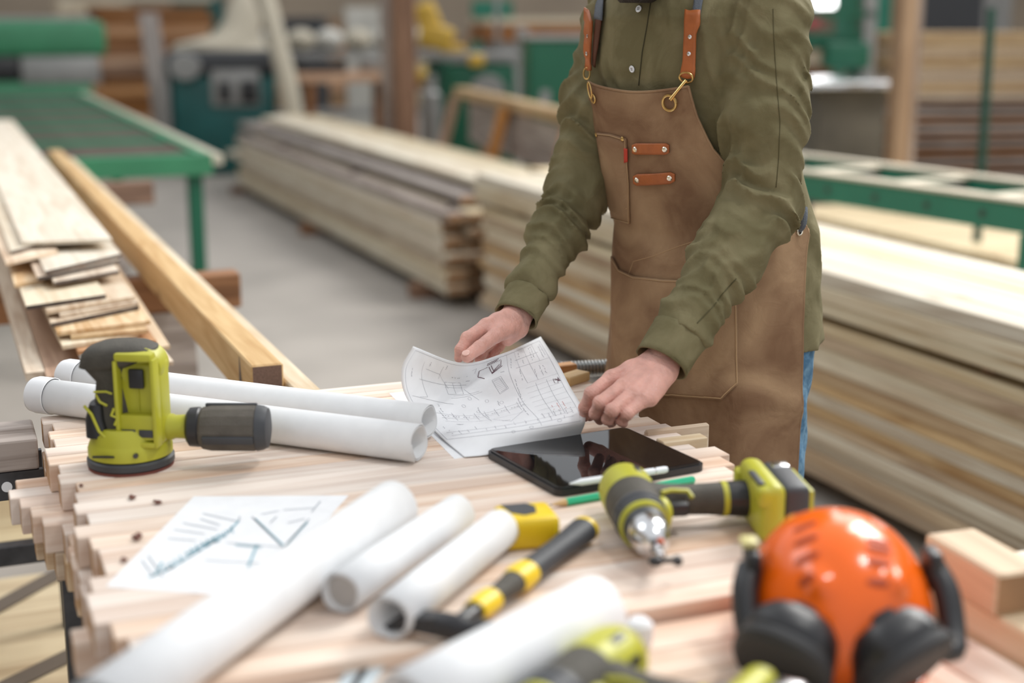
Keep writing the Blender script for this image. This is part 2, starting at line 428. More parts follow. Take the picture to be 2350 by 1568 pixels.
board('timber_block', (1.055, 1.195, TZ-.012+.0245), .135, .066, .048, M_BEAM, rz=pi/2-.08, bev=.003, end=M_ENDD,
      label='short thick pine block lying to the right of the orange helmet', cat='wooden block')
# offcuts that stick out at the right end of the bench
board('offcut_board', (1.02, P(1600, 985, TZ).y, TZ-.018), .11, .010, .052, M_VENEER, bev=.003,
      label='thin brown board on edge sticking out from the right end of the bench', cat='offcut')
board('offcut_strip', (1.00, P(1590, 1012, TZ).y, TZ+.004-.012), .075, .024, .030, M_PALE,
      label='pale square strip jutting past the others at the right end of the bench', cat='offcut')
# bench legs + cross rails
for (lx, ly, lab) in ((.132, 1.965, 'black steel bench leg under the left ends of the strip bench'), (.25, 2.20, 'black steel bench leg below the far left corner of the strip bench'),
                      (.93, 1.33, 'black steel bench leg under the drill end of the strip bench'), (.93, 2.20, 'black steel bench leg beside the worker in the apron')):
    tag(MB().box((lx, ly, .372), (.036, .036, .744), .003).box((lx, ly, .004), (.07, .07, .008)).build('bench_leg', M_STEELD, smooth=False), lab, 'leg')
for ly, w_ in ((1.36, 'near'), (2.20, 'far')):
    tag(MB().box((.56, ly, .737), (.62, .04, .028)).box((.56, ly, .722), (.62, .008, .03)).build('steel_rail', M_STEELD, smooth=False),
        'black steel rail under the %s side of the strip bench' % w_, 'rail')

# vice screw behind the bench
vs = MB(); a = P(1275, 850, .862); b = P(1408, 843, .862); d = (b-a); L = d.length
prof = []
nt_ = 17
for i in range(nt_):
    for f_, r in ((0, .0105), (.3, .0105), (.45, .0155), (.8, .0155)): prof.append((r, (i+f_)/nt_*L))
vs.lathe(prof, 'x', n=24)
vo = empty('vice_screw', a, math.atan2(d.y, d.x), 'thick steel threaded screw of a vice between the plan and the brown apron', 'vice screw')
vs.build('thread', M_SCREW, vo, ang=20)
MB().lathe([(.018, -.004), (.018, .008)], 'x', n=24).build('collar', M_STEELD, vo)
MB().box((-.03, .045, -.02), (.05, .07, .05), .003).build('jaw_block', M_STEELD, vo, smooth=False)
MB().box((-.03, .055, -.454), (.04, .045, .816), .003).build('stand_post', M_STEELD, vo, smooth=False)
board('offcut_wedge', P(1315, 878, TZ)+Vector((0, 0, .008)), .06, .03, .016, M_BEAM, rz=.5, label='small honey coloured offcut between the plan and the vice screw', cat='offcut')
board('offcut_wedge', P(1300, 858, TZ)+Vector((0, 0.02, .006)), .05, .025, .014, M_ORANGE, rz=.1, label='tiny orange offcut right behind the honey coloured offcut', cat='offcut')

# wood chips on the bench
for (px, py, r, lab) in ((303, 1146, .008, 'small dark bark chip, left one of the two behind the sketch sheet'), (362, 1157, .008, 'curled dark bark chip, right one of the two behind the sketch sheet'),
                         (316, 1238, .011, 'largest reddish bark chip left of the sketch sheet'), (285, 1290, .007, 'faint bark chip close to the left corner of the sketch sheet'), (186, 1118, .005, 'tiny bark chip near the left bench edge below the sander')):
    c = P(px, py, TZ)
    mb = MB(); pts = []
    for i in range(7):
        t = i/6-.5; pts.append((t*2*r, .25*r*sin(i*2.1+px), .0015+abs(t)*.004))
    mb.tube(pts, [r*.1, r*.3, r*.42, r*.5, r*.4, r*.28, r*.1], 7)
    o = mb.build('bark_chip', mat('bark', srgb(110, 68, 56), .8, var=.3, vscale=200), None, c+Vector((0, 0, r*.25)), (0, 0, px*.7)); o.scale = (1, 1, .5); tag(o, lab, 'wood chip')

# ================================================================== PAPER ROLLS
def roll(a, b, r, label, open_near=True, turns=2.2, cap=None, seam=True, group=None, band=False):
    """spiral roll of paper from a (near/open end) to b"""
    a = Vector(a); b = Vector(b); d = b-a; L = d.length
    root = empty('paper_roll', a, 0, label, 'paper roll', group)
    root.rotation_euler = d.to_track_quat('X', 'Z').to_euler()
    mb = MB(); n = int(40*turns); prof = []
    for i in range(n+1):
        th = 2*pi*turns*i/n; rr = r-(i/n)*r*.22
        prof.append((rr, th-1.1))
    rings = []
    xs = [0, L*.3, L*.7, L]
    for x in xs:
        rings.append([(x+(.0012*sin(3*th)*(1 if x == 0 else -1) if x in (0, L) else 0), rr*cos(th), rr*sin(th)) for rr, th in prof])
    mb.loft(rings, cap=False, closed=False)
    o = mb.build('sheet', M_TUBE, root)
    md = o.modifiers.new('thick', 'SOLIDIFY'); md.thickness = .0009; md.offset = -1
    if band:
        MB().lathe([(r+.0002, L-.036), (r+.0013, L-.035), (r+.0014, L-.008), (r-.001, L+.001), (r-.005, L+.004)], 'x', n=64, cap=False).build('outer_wrap', M_PAPER, root)
    if cap:
        MB().lathe([(r*.2, .004), (r*.74, .004), (r*.76, .006), (r*.76, .02)], 'x', n=40).build('end_plug', cap, root)
    return root
RB = .0285
roll(P(962, 1017, TZ+RB), P(82, 905, TZ+RB), RB, 'long white paper roll, front one of the two behind the sander', band=True)
ax = (P(962, 1017, TZ+RB)-P(82, 905, TZ+RB)).normalized(); nrm = Vector((-ax.y, ax.x, 0))
roll(P(985, 968, TZ+RB+.002), P(150, 862, TZ+RB+.002), RB-.001, 'long white paper roll, rear one of the two behind the sander', band=True)
RC = .034
roll(P(225, 1640, TZ+RC+.002), P(905, 1163, TZ+RC), RC, 'thickest white paper roll crossing the lower left corner of the picture')
RD = .0245
roll(P(783, 1362, TZ+RD), P(1052, 1178, TZ+RD), RD, 'white paper roll with a closed grey end, middle of the three foreground rolls', cap=mat('grey_plug', srgb(168, 164, 160), .7))
roll(P(893, 1420, TZ+RD), P(1150, 1215, TZ+RD), RD+.001, 'white paper roll with an open dark end, touching the yellow tape measure', turns=1.9)
RF = .039
roll(P(930, 1640, TZ+RF-.008), P(1372, 1405, TZ+RF-.008), RF, 'white paper roll at the bottom edge in front of the hammer')

# sketch sheet
def flat_sheet(name, corners, z, label, cat):
    me = mesh_np([(c.x, c.y, z) for c in corners], [(0, 1, 2, 3)]); o = link(name, me, M_PAPER)
    md = o.modifiers.new('t', 'SOLIDIFY'); md.thickness = .0006; md.offset = 1
    return tag(o, label, cat)
SC = [P(445, 1140, TZ), P(800, 1138, TZ), P(590, 1372, TZ), P(243, 1347, TZ)]
sk = flat_sheet('sketch_sheet', SC, TZ+.0004, 'white sheet with a blue and grey pencil sketch lying flat on the bench', 'drawing')
def sp(px, py): return P(px, py, TZ+.0013)
def ribbon(mb, pts, w, up=Vector((0, 0, 1))):
    pts = [Vector(p) for p in pts]
    for a, b in zip(pts[:-1], pts[1:]):
        d = b-a
        if d.length < 1e-6: continue
        s_ = d.cross(up); s_.normalize(); s_ *= w/2
        mb.bm.faces.new([mb.bm.verts.new(p) for p in (a-s_, b-s_, b+s_, a+s_)])
mb = MB()
for l in (((465, 1178), (545, 1196)), ((460, 1190), (505, 1205)), ((550, 1185), (548, 1196)), ((578, 1185), (650, 1255)), ((652, 1255), (710, 1190)), ((340, 1275), (375, 1325)), ((325, 1285), (352, 1320)),
          ((400, 1215), (470, 1225)), ((385, 1235), (450, 1240)), ((470, 1285), (600, 1292)), ((600, 1180), (640, 1172)), ((650, 1170), (720, 1165)), ((735, 1150), (715, 1175)), ((520, 1245), (650, 1255)), ((420, 1200), (500, 1215)),
          ((620, 1200), (635, 1185)), ((660, 1200), (700, 1190))):
    ribbon(mb, [sp(*l[0]), sp(*l[1])], .0017)
mb.build('grey_strokes', M_SKG, sk, smooth=False)
mb = MB()
for l in (((548, 1195), (520, 1225)), ((520, 1225), (380, 1310)), ((500, 1230), (430, 1270)), ((585, 1190), (650, 1252)), ((655, 1252), (705, 1198)), ((340, 1325), (400, 1300)), ((590, 1250), (570, 1300)), ((505, 1240), (470, 1250)), ((355, 1322), (372, 1290)), ((540, 1250), (600, 1255))):
    ribbon(mb, [sp(*l[0]), sp(*l[1])], .003)
for i in range(26):
    x = 375+i*6.2; y_ = 1308-i*3.6; ribbon(mb, [sp(x, y_-8+6*sin(i*3)), sp(x+5, y_+5*cos(i*2))], .0016)
mb.build('blue_strokes', M_BLUE, sk, smooth=False)

# ================================================================== THE PLAN HELD BY THE WORKER
CP = [[(948, 795, 2.335), (1058, 833, 2.172), (1152, 812, 2.23), (1241, 773, 2.42)],
      [(921, 850, 2.31), (1040, 882, 2.20), (1152, 866, 2.22), (1278, 830, 2.29)],
      [(935, 918, 2.23), (1062, 947, 2.12), (1172, 930, 2.11), (1308, 887, 2.165)],
      [(1006, 998, 2.065), (1098, 990, 2.018), (1205, 977, 2.012), (1343, 953, 2.03)],
      [(1066, 1053, 1.96), (1120, 1045, 1.97), (1212, 1031, 2.0), (1330, 1004, 2.045)]]
CPW = [[Q(*c) for c in r] for r in CP]
for r in CPW:
    for v in r: v.z = max(v.z, TZ+.0022)
def cr(p0, p1, p2, p3, t): return .5*((2*p1)+(p2-p0)*t+(2*p0-5*p1+4*p2-p3)*t*t+(3*p1-p0-3*p2+p3)*t**3)
def crs(P_, t):
    n = len(P_)-1; f = min(max(t, 0), 1)*n; i = min(int(f), n-1); f -= i
    g = lambda k: P_[k] if 0 <= k <= n else (2*P_[0]-P_[1] if k < 0 else 2*P_[n]-P_[n-1])
    return cr(g(i-1), g(i), g(i+1), g(i+2), f)
def plan(u, v): return crs([crs(r, u) for r in CPW], v)
NU, NV = 44, 60
vv = [tuple(plan(i/NU, j/NV)) for j in range(NV+1) for i in range(NU+1)]
ff = [(j*(NU+1)+i, j*(NU+1)+i+1, (j+1)*(NU+1)+i+1, (j+1)*(NU+1)+i) for j in range(NV) for i in range(NU)]
pl = link('floor_plan', mesh_np(vv, ff), M_PAPER, smooth=True)
tag(pl, 'large white construction plan curling up between the two hands of the worker', 'plan')
md = pl.modifiers.new('t', 'SOLIDIFY'); md.thickness = .0004; md.offset = 0
def plan_n(u, v):
    a = plan(u+.01, v)-plan(u-.01, v); b = plan(u, v+.01)-plan(u, v-.01); n = b.cross(a); n.normalize()
    return n if n.z > 0 or n.dot(Vector((0, -1, 0))) > 0 else -n
NSIGN = 1 if (plan(.51, .3)-plan(.49, .3)).cross(plan(.5, .31)-plan(.5, .29)).z < 0 else -1
def pline(mb, pts, w=.0006):
    w *= .78
    """polyline in sheet coordinates drawn on the curved plan"""
    fine = []
    for (a, b) in zip(pts[:-1], pts[1:]):
        n = max(1, int(math.hypot(b[0]-a[0], b[1]-a[1])*26))
        for i in range(n): fine.append((a[0]+(b[0]-a[0])*i/n, a[1]+(b[1]-a[1])*i/n))
    fine.append(pts[-1]); PP = []
    for (u, v) in fine:
        a = plan(u+.01, v)-plan(u-.01, v); b = plan(u, v+.01)-plan(u, v-.01); n = -(a.cross(b)); n.normalize()
        PP.append((plan(u, v)+n*.0006, n))
    for (a, na), (b, nb) in zip(PP[:-1], PP[1:]):
        d = b-a
        if d.length < 1e-6: continue
        s_ = d.cross(na); s_.normalize(); s_ *= w/2
        mb.bm.faces.new([mb.bm.verts.new(p) for p in (a-s_, b-s_, b+s_, a+s_)])
ink = MB(); dk = MB(); rd = MB(); rr = random.Random(5)
T = lambda *p, w=.00055: pline(ink, p, w)
T((.03, .03), (.97, .03), (.97, .8), (.03, .8), (.03, .03))
T((.70, .03), (.76, .78)); T((.76, .03), (.80, .36), (.97, .36)); T((.83, .03), (.86, .36)); T((.90, .03), (.91, .2)); T((.76, .12), (.92, .12)); T((.76, .2), (.97, .2))
for i in range(7): T((.78, .40+i*.045), (.97, .40+i*.045))
T((.84, .38), (.84, .7)); T((.90, .38), (.90, .7))
def text(u, v, n, du=.007, dirv=True, mb=None, w=.0011):
    for i in range(n):
        if rr.random() < .16: continue
        a = (u, v+i*.009) if dirv else (u+i*.009, v)
        b = (a[0]+rr.uniform(-.004, .004), a[1]+.006) if dirv else (a[0]+.006, a[1]+rr.uniform(-.004, .004))
        pline(mb or ink, (a, b), w)
for u, v, n in ((.73, .08, 12), (.79, .05, 6), (.81, .14, 5), (.87, .05, 14), (.885, .05, 12), (.895, .24, 11), (.915, .24, 10), (.86, .26, 8), (.94, .06, 14), (.955, .06, 12), (.78, .22, 12), (.74, .3, 20), (.72, .45, 22)):
    text(u, v, n)
for i in range(6): text(.79+.03*i, .66, 6)
for i in range(3): text(.86+.03*i, .6, 7, mb=rd)
for i in range(14): pline(dk, ((.95+rr.uniform(-.02, .02), .42+rr.uniform(-.03, .03)), (.95+rr.uniform(-.02, .02), .42+rr.uniform(-.03, .03))), .001)
# little section drawing of a roof / stair
D_ = lambda *p, w=.0014: pline(dk, p, w)
D_((.50, .19), (.50, .12), (.56, .10)); D_((.50, .19), (.55, .225)); D_((.57, .10), (.60, .18), (.66, .12), (.66, .07)); D_((.585, .09), (.61, .16), (.65, .105)); D_((.60, .19), (.67, .13)); D_((.55, .06), (.64, .04)); D_((.55, .075), (.63, .055))
for i in range(9): D_((.56+.012*i, .07-.002*i), (.562+.012*i, .085-.002*i), w=.001)
T((.44, .10), (.47, .08), (.47, .14)); text(.42, .16, 3); text(.66, .2, 3, dirv=False)
T((.12, .10), (.15, .42), (.10, .44)); T((.15, .16), (.24, .17), (.30, .30)); T((.24, .08), (.24, .22)); T((.12, .28), (.42, .26)); T((.05, .45), (.30, .43)); T((.28, .24), (.38, .235), (.39, .34), (.29, .35), (.28, .24)); T((.33, .24), (.34, .34)); T((.28, .29), (.39, .285))
T((.30, .38), (.52, .34)); T((.32, .36), (.50, .33)); T((.40, .30), (.48, .40)); text(.07, .2, 9, w=.0016); text(.16, .08, 5); text(.26, .06, 5); text(.32, .18, 6, dirv=False); text(.40, .22, 5, dirv=False); text(.2, .46, 5)
T((.60, .26), (.66, .24), (.69, .36), (.63, .39), (.60, .26)); T((.61, .27), (.65, .255), (.68, .355), (.64, .375))
for i in range(8): T((.605+.004*i, .28+.014*i), (.665+.003*i, .262+.014*i), w=.0004)
for c_ in ((.36, .44), (.42, .38), (.53, .42), (.62, .46), (.58, .80), (.70, .78), (.86, .76), (.44, .5)):
    T(*[(c_[0]+.012*cos(k*pi/5), c_[1]+.012*sin(k*pi/5)) for k in range(11)], w=.0005)
T((.14, .56), (.75, .50)); T((.16, .60), (.75, .535)); T((.16, .635), (.74, .60), w=.0004)
for i in range(34):
    u = .16+i*.0172; v = .575-.0009*i*1.6
    if i % 4: pline(ink, ((u, v), (u+.010, v-.001)), .0014)
for i in range(8): T((.18+i*.075, .53-.006*i), (.182+i*.075, .62-.006*i))
text(.2, .5, 4); text(.45, .46, 5); text(.6, .44, 5); T((.45, .5), (.48, .64)); T((.50, .62), (.60, .68), (.72, .58)); text(.38, .62, 5, dirv=False); text(.55, .66, 6, dirv=False); text(.22, .66, 6, dirv=False); text(.10, .68, 4)
for i in range(12): text(.12+i*.07, .71+rr.uniform(-.02, .02), 4, w=.0009)
T((.08, .74), (.94, .70)); T((.1, .77), (.94, .74))
ink.build('drawn_lines', M_INK, pl, smooth=False); dk.build('bold_lines', M_INKD, pl, smooth=False); rd.build('red_notes', M_RED, pl, smooth=False)
# sheet lying under it
flat_sheet('plan_sheet', [P(893, 903, TZ), P(1043, 1054, TZ), P(1290, 1010, TZ), P(1100, 880, TZ)][::-1], TZ+.0003, 'second white plan sheet lying flat under the lifted one', 'plan')

# ================================================================== TABLET, STYLUS, PENCIL
tA, tB, tC, tD = P(1130, 1047, TZ), P(1458, 992, TZ), P(1597, 1086, TZ), P(1262, 1146, TZ)
tc_ = (tA+tB+tC+tD)/4; ex = ((tB-tA)+(tC-tD)); ang = math.atan2(ex.y, ex.x); tw = ex.length/2; th_ = (((tA-tD)+(tB-tC))).length/2
tb = empty('tablet', (tc_.x, tc_.y, TZ), ang, 'black tablet in a dark case lying flat on the bench below the plan', 'tablet')
def rrect(w, h, r, n=8):
    p = []
    for cx, cy, a0 in ((w/2-r, h/2-r, 0), (-w/2+r, h/2-r, pi/2), (-w/2+r, -h/2+r, pi), (w/2-r, -h/2+r, 3*pi/2)):
        for i in range(n+1): a = a0+pi/2*i/n; p.append((cx+r*cos(a), cy+r*sin(a)))
    return p
MB().prism(rrect(tw, th_, .014), .001, .010).build('case', M_DARK, tb)
MB().prism(rrect(tw-.006, th_-.006, .012), .010, .0122).build('bezel', mat('bezel', (.01, .01, .011), .25), tb)
MB().prism(rrect(tw-.014, th_-.014, .006), .0122, .0126).build('screen', M_SCREEN, tb)
st = tC-tD; st.normalize(); nn = Vector((-st.y, st.x, 0))
pa = P(1310, 1117, TZ+.014); pb = P(1530, 1084, TZ+.014)
d = pb-pa; so = empty('stylus', pa+Vector((0, 0, .004)), math.atan2(d.y, d.x), 'white stylus resting on the near edge of the black tablet', 'stylus')
Ls = d.length
MB().lathe([(.0008, -.002), (.002, .004), (.0048, .016), (.0048, Ls-.004), (.0040, Ls)], 'x', n=20).build('barrel', M_STYL, so)
MB().lathe([(.0050, Ls*.86), (.0050, Ls*.88)], 'x', n=20).build('ring', M_STEEL, so)
pa = P(1258, 1160, TZ+.0050); pb = P(1592, 1101, TZ+.0050); d = pb-pa; Lp = d.length
pe = empty('pencil', pa, math.atan2(d.y, d.x), 'green hexagonal pencil lying along the near edge of the tablet', 'pencil')
MB().lathe([(.0052, .026), (.0052, Lp-.001), (.0046, Lp)], 'x', n=6).build('shaft', M_PENC, pe, smooth=False)
MB().lathe([(.0010, .005), (.0051, .0262)], 'x', n=12).build('sharpened_wood', M_BEAM, pe)
MB().lathe([(.0002, 0), (.0009, .005)], 'x', n=8).build('lead', M_DARK, pe)

# ================================================================== SANDER
sb = P(302, 1066, TZ)
sd = empty('orbital_sander', sb, -YAW, 'lime green and black palm sander with a grey dust canister standing on the bench', 'sander')
MB().lathe([(.0, 0), (.059, 0), (.0595, .003), (.0595, .004)], n=48).build('sanding_disc', mat('red_abrasive', srgb(120, 70, 62), .9), sd)
MB().lathe([(.057, .004), (.0605, .006), (.0605, .014), (.057, .017)], n=48).build('backing_pad', M_DKG, sd)
MB().lathe([(.053, .017), (.0585, .019), (.0585, .030), (.056, .037), (.054, .041), (.0535, .052), (.046, .062)], n=48).build('skirt', M_LIME, sd)
def esec(cx, cy, rx, ry, z, n=32, p=2.6):
    out = []
    for i in range(n):
        a = 2*pi*i/n; c, s_ = cos(a), sin(a)
        out.append((cx+rx*math.copysign(abs(c)**(2/p), c), cy+ry*math.copysign(abs(s_)**(2/p), s_), z))
    return out
MB().loft([esec(-.014, .004, .039, .040, .045), esec(-.015, .004, .035, .037, .07), esec(-.014, .004, .030, .034, .10), esec(-.014, .004, .027, .031, .125), esec(-.020, .004, .036, .034, .142), esec(-.022, .004, .040, .036, .155)]).build('motor_body', M_GRIP, sd)
MB().loft([esec(-.026, 0, .037, .034, .146), esec(-.018, 0, .043, .038, .152), esec(-.006, 0, .052, .040, .163), esec(-.002, 0, .048, .038, .172), esec(.0, 0, .034, .03, .178), esec(0, 0, .012, .01, .1805)]).build('palm_grip', M_GRIP, sd, ang=60)
# battery socket housing: yellow frame with recess
hs = MB()
R0 = Matrix.Rotation(radians(-7), 4, 'Z')
def hx(x, y, z): return R0 @ Vector((x-.001, y-.020, z))
hs.box(hx(.028, .018, .096), (.060, .046, .122), .009, R0, seg=3)
hs.box(hx(.002, -.012, .098), (.006, .022, .126), .002, R0).box(hx(.055, -.012, .101), (.006, .022, .126), .002, R0)
hs.box(hx(.028, -.012, .166), (.054, .022, .012), .004, R0).box(hx(.028, -.012, .042), (.058, .022, .008), .002, R0)
hs.box(hx(.028, -.010, .066), (.050, .018, .036), .002, R0)
hs.box(hx(.028, -.0065, .112), (.0016, .002, .05), 0, R0)
hs.lathe([(.0, -.030), (.028, -.030), (.030, -.026), (.030, .014)], 'y', c=(.027, .004, .146), n=24)
hs.build('battery_socket', M_LIME, sd)
MB().box(hx(.028, -.0105, .134), (.022, .006, .028), .0025, R0).build('socket_opening', M_DARK, sd)
for sx in (.016, .041): MB().box(hx(sx, -.0196, .058), (.020, .002, .011), .0008, R0).build('contact_slot', M_DKG, sd)
MB().loft([esec(-.034, -.016, .020, .026, .050), esec(-.038, -.014, .016, .026, .075), esec(-.036, -.012, .012, .022, .096)]).build('side_vent_panel', M_DARK, sd)
s_ = MB()
s_.tube([(-.052, -.030, .094), (-.040, -.040, .085), (-.030, -.044, .062), (-.020, -.046, .052)], .0022, 8)
s_.tube([(-.036, -.036, .116), (-.018, -.0385, .117), (-.010, -.0385, .114)], .0016, 8)
s_.tube([(-.034, -.034, .112), (-.028, -.0375, .102), (-.018, -.0385, .097)], .0018, 8)
s_.tube([(-.008, -.040, .094), (-.012, -.042, .084), (-.004, -.041, .080), (-.008, -.042, .070)], .0022, 8)
s_.build('lime_trim', M_LIME, sd)
MB().box((-.022, -.0575, .029), (.030, .003, .0028)).build('skirt_slot', M_DARK, sd, rot=None)
MB().lathe([(.0, -.002), (.0035, -.002), (.0035, .002)], 'y', c=(.022, -.0555, .030), n=14).build('screw', M_STEELD, sd)
NZ = .056
MB().lathe([(.019, .035), (.0185, .062), (.0165, .066), (.0175, .085)], 'x', c=(0, 0, NZ), n=28).build('dust_outlet', M_LIME, sd)
MB().lathe([(.022, .083), (.0275, .087), (.0285, .100), (.026, .103)], 'x', c=(0, -.002, NZ), n=32).build('canister_ring', M_DARK, sd)
MB().lathe([(.025, .100), (.030, .106), (.0325, .118), (.033, .178), (.0315, .183)], 'x', c=(0, -.003, NZ-.001), n=16).build('dust_canister', M_CAN, sd, ang=15)
ribs = MB()
for k in range(3): ribs.box((.145, -.003+.0325*cos(2*pi*k/3+1.35), NZ-.001+.0325*sin(2*pi*k/3+1.35)), (.072, .012, .005), .0015, Matrix.Rotation(2*pi*k/3+1.35-pi/2, 4, 'X'))
ribs.build('canister_rib', M_DKG, sd)
MB().lathe([(.0330, .182), (.0315, .190), (.028, .197), (.018, .199), (.004, .199)], 'x', c=(0, -.003, NZ-.001), n=32).build('end_cap', M_DKG, sd)

# ================================================================== DRILL (lying on its side)
def make_drill(loc, rz, label, group=None):
    r = empty('cordless_drill', loc, rz, label, 'drill', group)
    ZC = .034
    MB().lathe([(.006, .086), (.022, .084), (.031, .074), (.0345, .060), (.035, .030), (.034, .012)], 'y', c=(0, 0, ZC), n=32).build('rear_housing', M_LIME, r)
    for a_ in (.4, 1.2): MB().box((.035*cos(a_)*.93, .045, ZC+.035*sin(a_)*.93), (.010, .024, .006), .002, Matrix.Rotation(-a_+pi/2, 4, 'Y')).build('air_vent', M_DARK, r)
    MB().lathe([(.0335, .016), (.034, .008), (.033, -.022), (.0315, -.040)], 'y', c=(0, 0, ZC), n=32).build('motor_housing', M_GRIP, r)
    MB().lathe([(.0315, -.038), (.033, -.042), (.033, -.050), (.031, -.052), (.031, -.055), (.032, -.057), (.032, -.066), (.028, -.070)], 'y', c=(0, 0, ZC), n=32).build('gear_collar', M_DKG, r)
    MB().lathe([(.0305, -.069), (.0305, -.076), (.027, -.078)], 'y', c=(0, 0, ZC), n=32).build('lime_ring', M_LIME, r)
    MB().lathe([(.0265, -.077), (.026, -.088), (.024, -.092)], 'y', c=(0, 0, ZC), n=32).build('chuck_sleeve', M_DKG, r)
    MB().lathe([(.0235, -.091), (.024, -.108), (.021, -.122), (.013, -.134), (.008, -.137)], 'y', c=(0, 0, ZC), n=32).build('chuck', M_STEEL, r)
    jw = MB()
    for k in range(3): jw.box((.006*cos(2.1*k), -.138, ZC+.006*sin(2.1*k)), (.005, .012, .005), .001)
    jw.build('chuck_jaws', M_STEELD, r)
    MB().lathe([(.0045, -.136), (.0045, -.160), (.006, -.162), (.006, -.170), (.0035, -.173)], 'y', c=(0, 0, ZC), n=12).build('bit', M_STEEL, r)
    b_ = MB(); b_.ell((-.006, -.176, ZC-.004), (.009, .0075, .006), 14).ell((.019, -.172, ZC-.006), (.006, .008, .006), 12).box((.007, -.175, ZC-.004), (.022, .006, .005), .001)
    b_.build('bit_holder', M_DARK, r)
    # handle runs along +x
    def hsec(x, cy, ry, rz_, n=28): return [(x, cy+ry*cos(2*pi*i/n), ZC+rz_*sin(2*pi*i/n)) for i in range(n)]
    MB().loft([hsec(.020, .010, .030, .026), hsec(.040, .012, .024, .021), hsec(.065, .014, .020, .019), hsec(.095, .014, .021, .020), hsec(.112, .013, .023, .021)]).build('handle_grip', M_GRIP, r)
    MB().loft([hsec(.112, .013, .0238, .0218), hsec(.119, .013, .0242, .0222)]).build('grip_band', M_LIME, r)
    MB().loft([hsec(.119, .013, .0235, .0215), hsec(.146, .012, .026, .023)]).build('handle_neck', M_DARK, r)
    MB().box((.048, -.018, ZC), (.034, .018, .018), .005, seg=3).build('trigger', M_DARK, r)
    MB().ell((.030, -.026, ZC-.002), (.013, .022, .020), 18).build('trigger_guard', M_LIME, r)
    MB().tube([(.032, -.012, ZC+.019), (.045, -.006, ZC+.0195), (.066, -.006, ZC+.018), (.070, -.014, ZC+.012)], .003, 8).build('lime_trim', M_LIME, r)
    f_ = MB(); f_.box((.158, -.008, .038), (.030, .125, .076), .013, seg=4).box((.147, .045, .038), (.020, .022, .05), .006, seg=3)
    f_.box((.151, -.045, .06), (.026, .05, .026), .008, seg=3)
    f_.build('battery_foot', M_LIME, r)
    MB().box((.145, -.03, .078-.004), (.008, .05, .004), .001).build('foot_recess', M_DKG, r)
    MB().box((.188, -.006, .037), (.034, .108, .068), .008, seg=3).build('battery_pack', M_DKG, r)
    MB().box((.190, .030, .068), (.022, .022, .010), .003).build('battery_latch', M_STEEL, r)
    MB().box((.207, -.006, .036), (.010, .09, .055), .004).build('battery_base', M_LIME, r)
    return r
dv = Vector((.770-.835, 1.418-1.635, 0)); rz = math.atan2(-dv.x, dv.y)+pi
dr = make_drill((.762, 1.486, TZ), math.atan2(.2865, .958)*-1, 'lime green and grey cordless drill lying between the tablet and the helmet', 'cordless drills')
dr2 = copy_tree(dr)
_l = P(1334, 1652, TZ-.018); dr2.location = (_l.x, _l.y, TZ-.0165); dr2.rotation_euler = (0, 0, -YAW-radians(33)); dr2['label'] = 'blurred lime green power tool cut off by the bottom edge, left of the helmet'

# ================================================================== TAPE, HAMMER, RULER
tp = P(1207, 1243, TZ)
t = empty('tape_measure', tp, -YAW+radians(14), 'yellow tape measure with a black label beside the tip of a paper roll', 'tape measure')
MB().box((0, 0, .020), (.070, .062, .040), .008, seg=3).build('case', M_YEL, t)
rb = MB()
for i in range(9): rb.box((-.026+i*.0065, -.031, .019), (.003, .0035, .026), .001)
for i in range(7): rb.box((.0345, -.02+i*.0065, .019), (.0035, .003, .026), .001)
rb.build('ribs', M_YEL, t)
MB().prism([(-.026, .024), (.006, .024), (.014, .010), (.010, -.012), (-.006, -.018), (-.02, -.006)], .040, .0408).build('label_plate', M_DKG, t)
MB().box((-.037, -.01, .006), (.006, .02, .003)).build('end_hook', M_STEEL, t)
ha, hb = P(1347, 1243, TZ), P(1040, 1478, TZ)
d = ha-hb; d.z = 0
hm = empty('hammer', (hb.x, hb.y, TZ), math.atan2(d.y, d.x), 'hammer with black grip and yellow bands lying between the paper rolls', 'hammer')
HL = d.length
def hr(prof, name, m, n=24): MB().lathe([(r_, x_) for r_, x_ in prof], 'x', c=(0, 0, .018), n=n, sy=.85, sx=1.0).build(name, m, hm)
hr([(.0095, 0), (.0105, HL*.16)], 'neck', M_DARK)
hr([(.0135, HL*.14), (.0155, HL*.19), (.0150, HL*.25)], 'yellow_collar', M_YEL)
hr([(.0125, HL*.24), (.0120, HL*.30), (.0150, HL*.42)], 'lower_grip', M_GRIP)
hr([(.0158, HL*.41), (.0185, HL*.46), (.0168, HL*.51)], 'yellow_band', M_YEL)
hr([(.0160, HL*.505), (.0152, HL*.60), (.0150, HL*.75), (.0172, HL*.90), (.0182, HL*.965)], 'main_grip', mat('slate_rubber', srgb(58, 60, 64), .55, bump=.2, bscale=400))
hr([(.0182, HL*.962), (.0184, HL*.985), (.014, HL)], 'yellow_butt', M_YEL)
h_ = MB(); h_.lathe([(.015, -.045), (.0155, -.028), (.011, -.024), (.012, -.015), (.014, -.012), (.014, .014), (.010, .02)], 'y', c=(0, 0, .018), n=20)
h_.loft([[(-.010, .016, .008), (.010, .016, .008), (.010, .016, .028), (-.010, .016, .028)], [(-.014, .045, .010), (.012, .045, .010), (.012, .045, .024), (-.014, .045, .024)], [(-.012, .075, .004), (.018, .075, .004), (.018, .075, .009), (-.012, .075, .009)]])
h_.build('hammer_head', mat('blackened_steel', (.035, .035, .038), .45, .4), hm)
ra, rb_ = P(875, 1470, TZ-.01), P(740, 1680, TZ-.01); d = rb_-ra
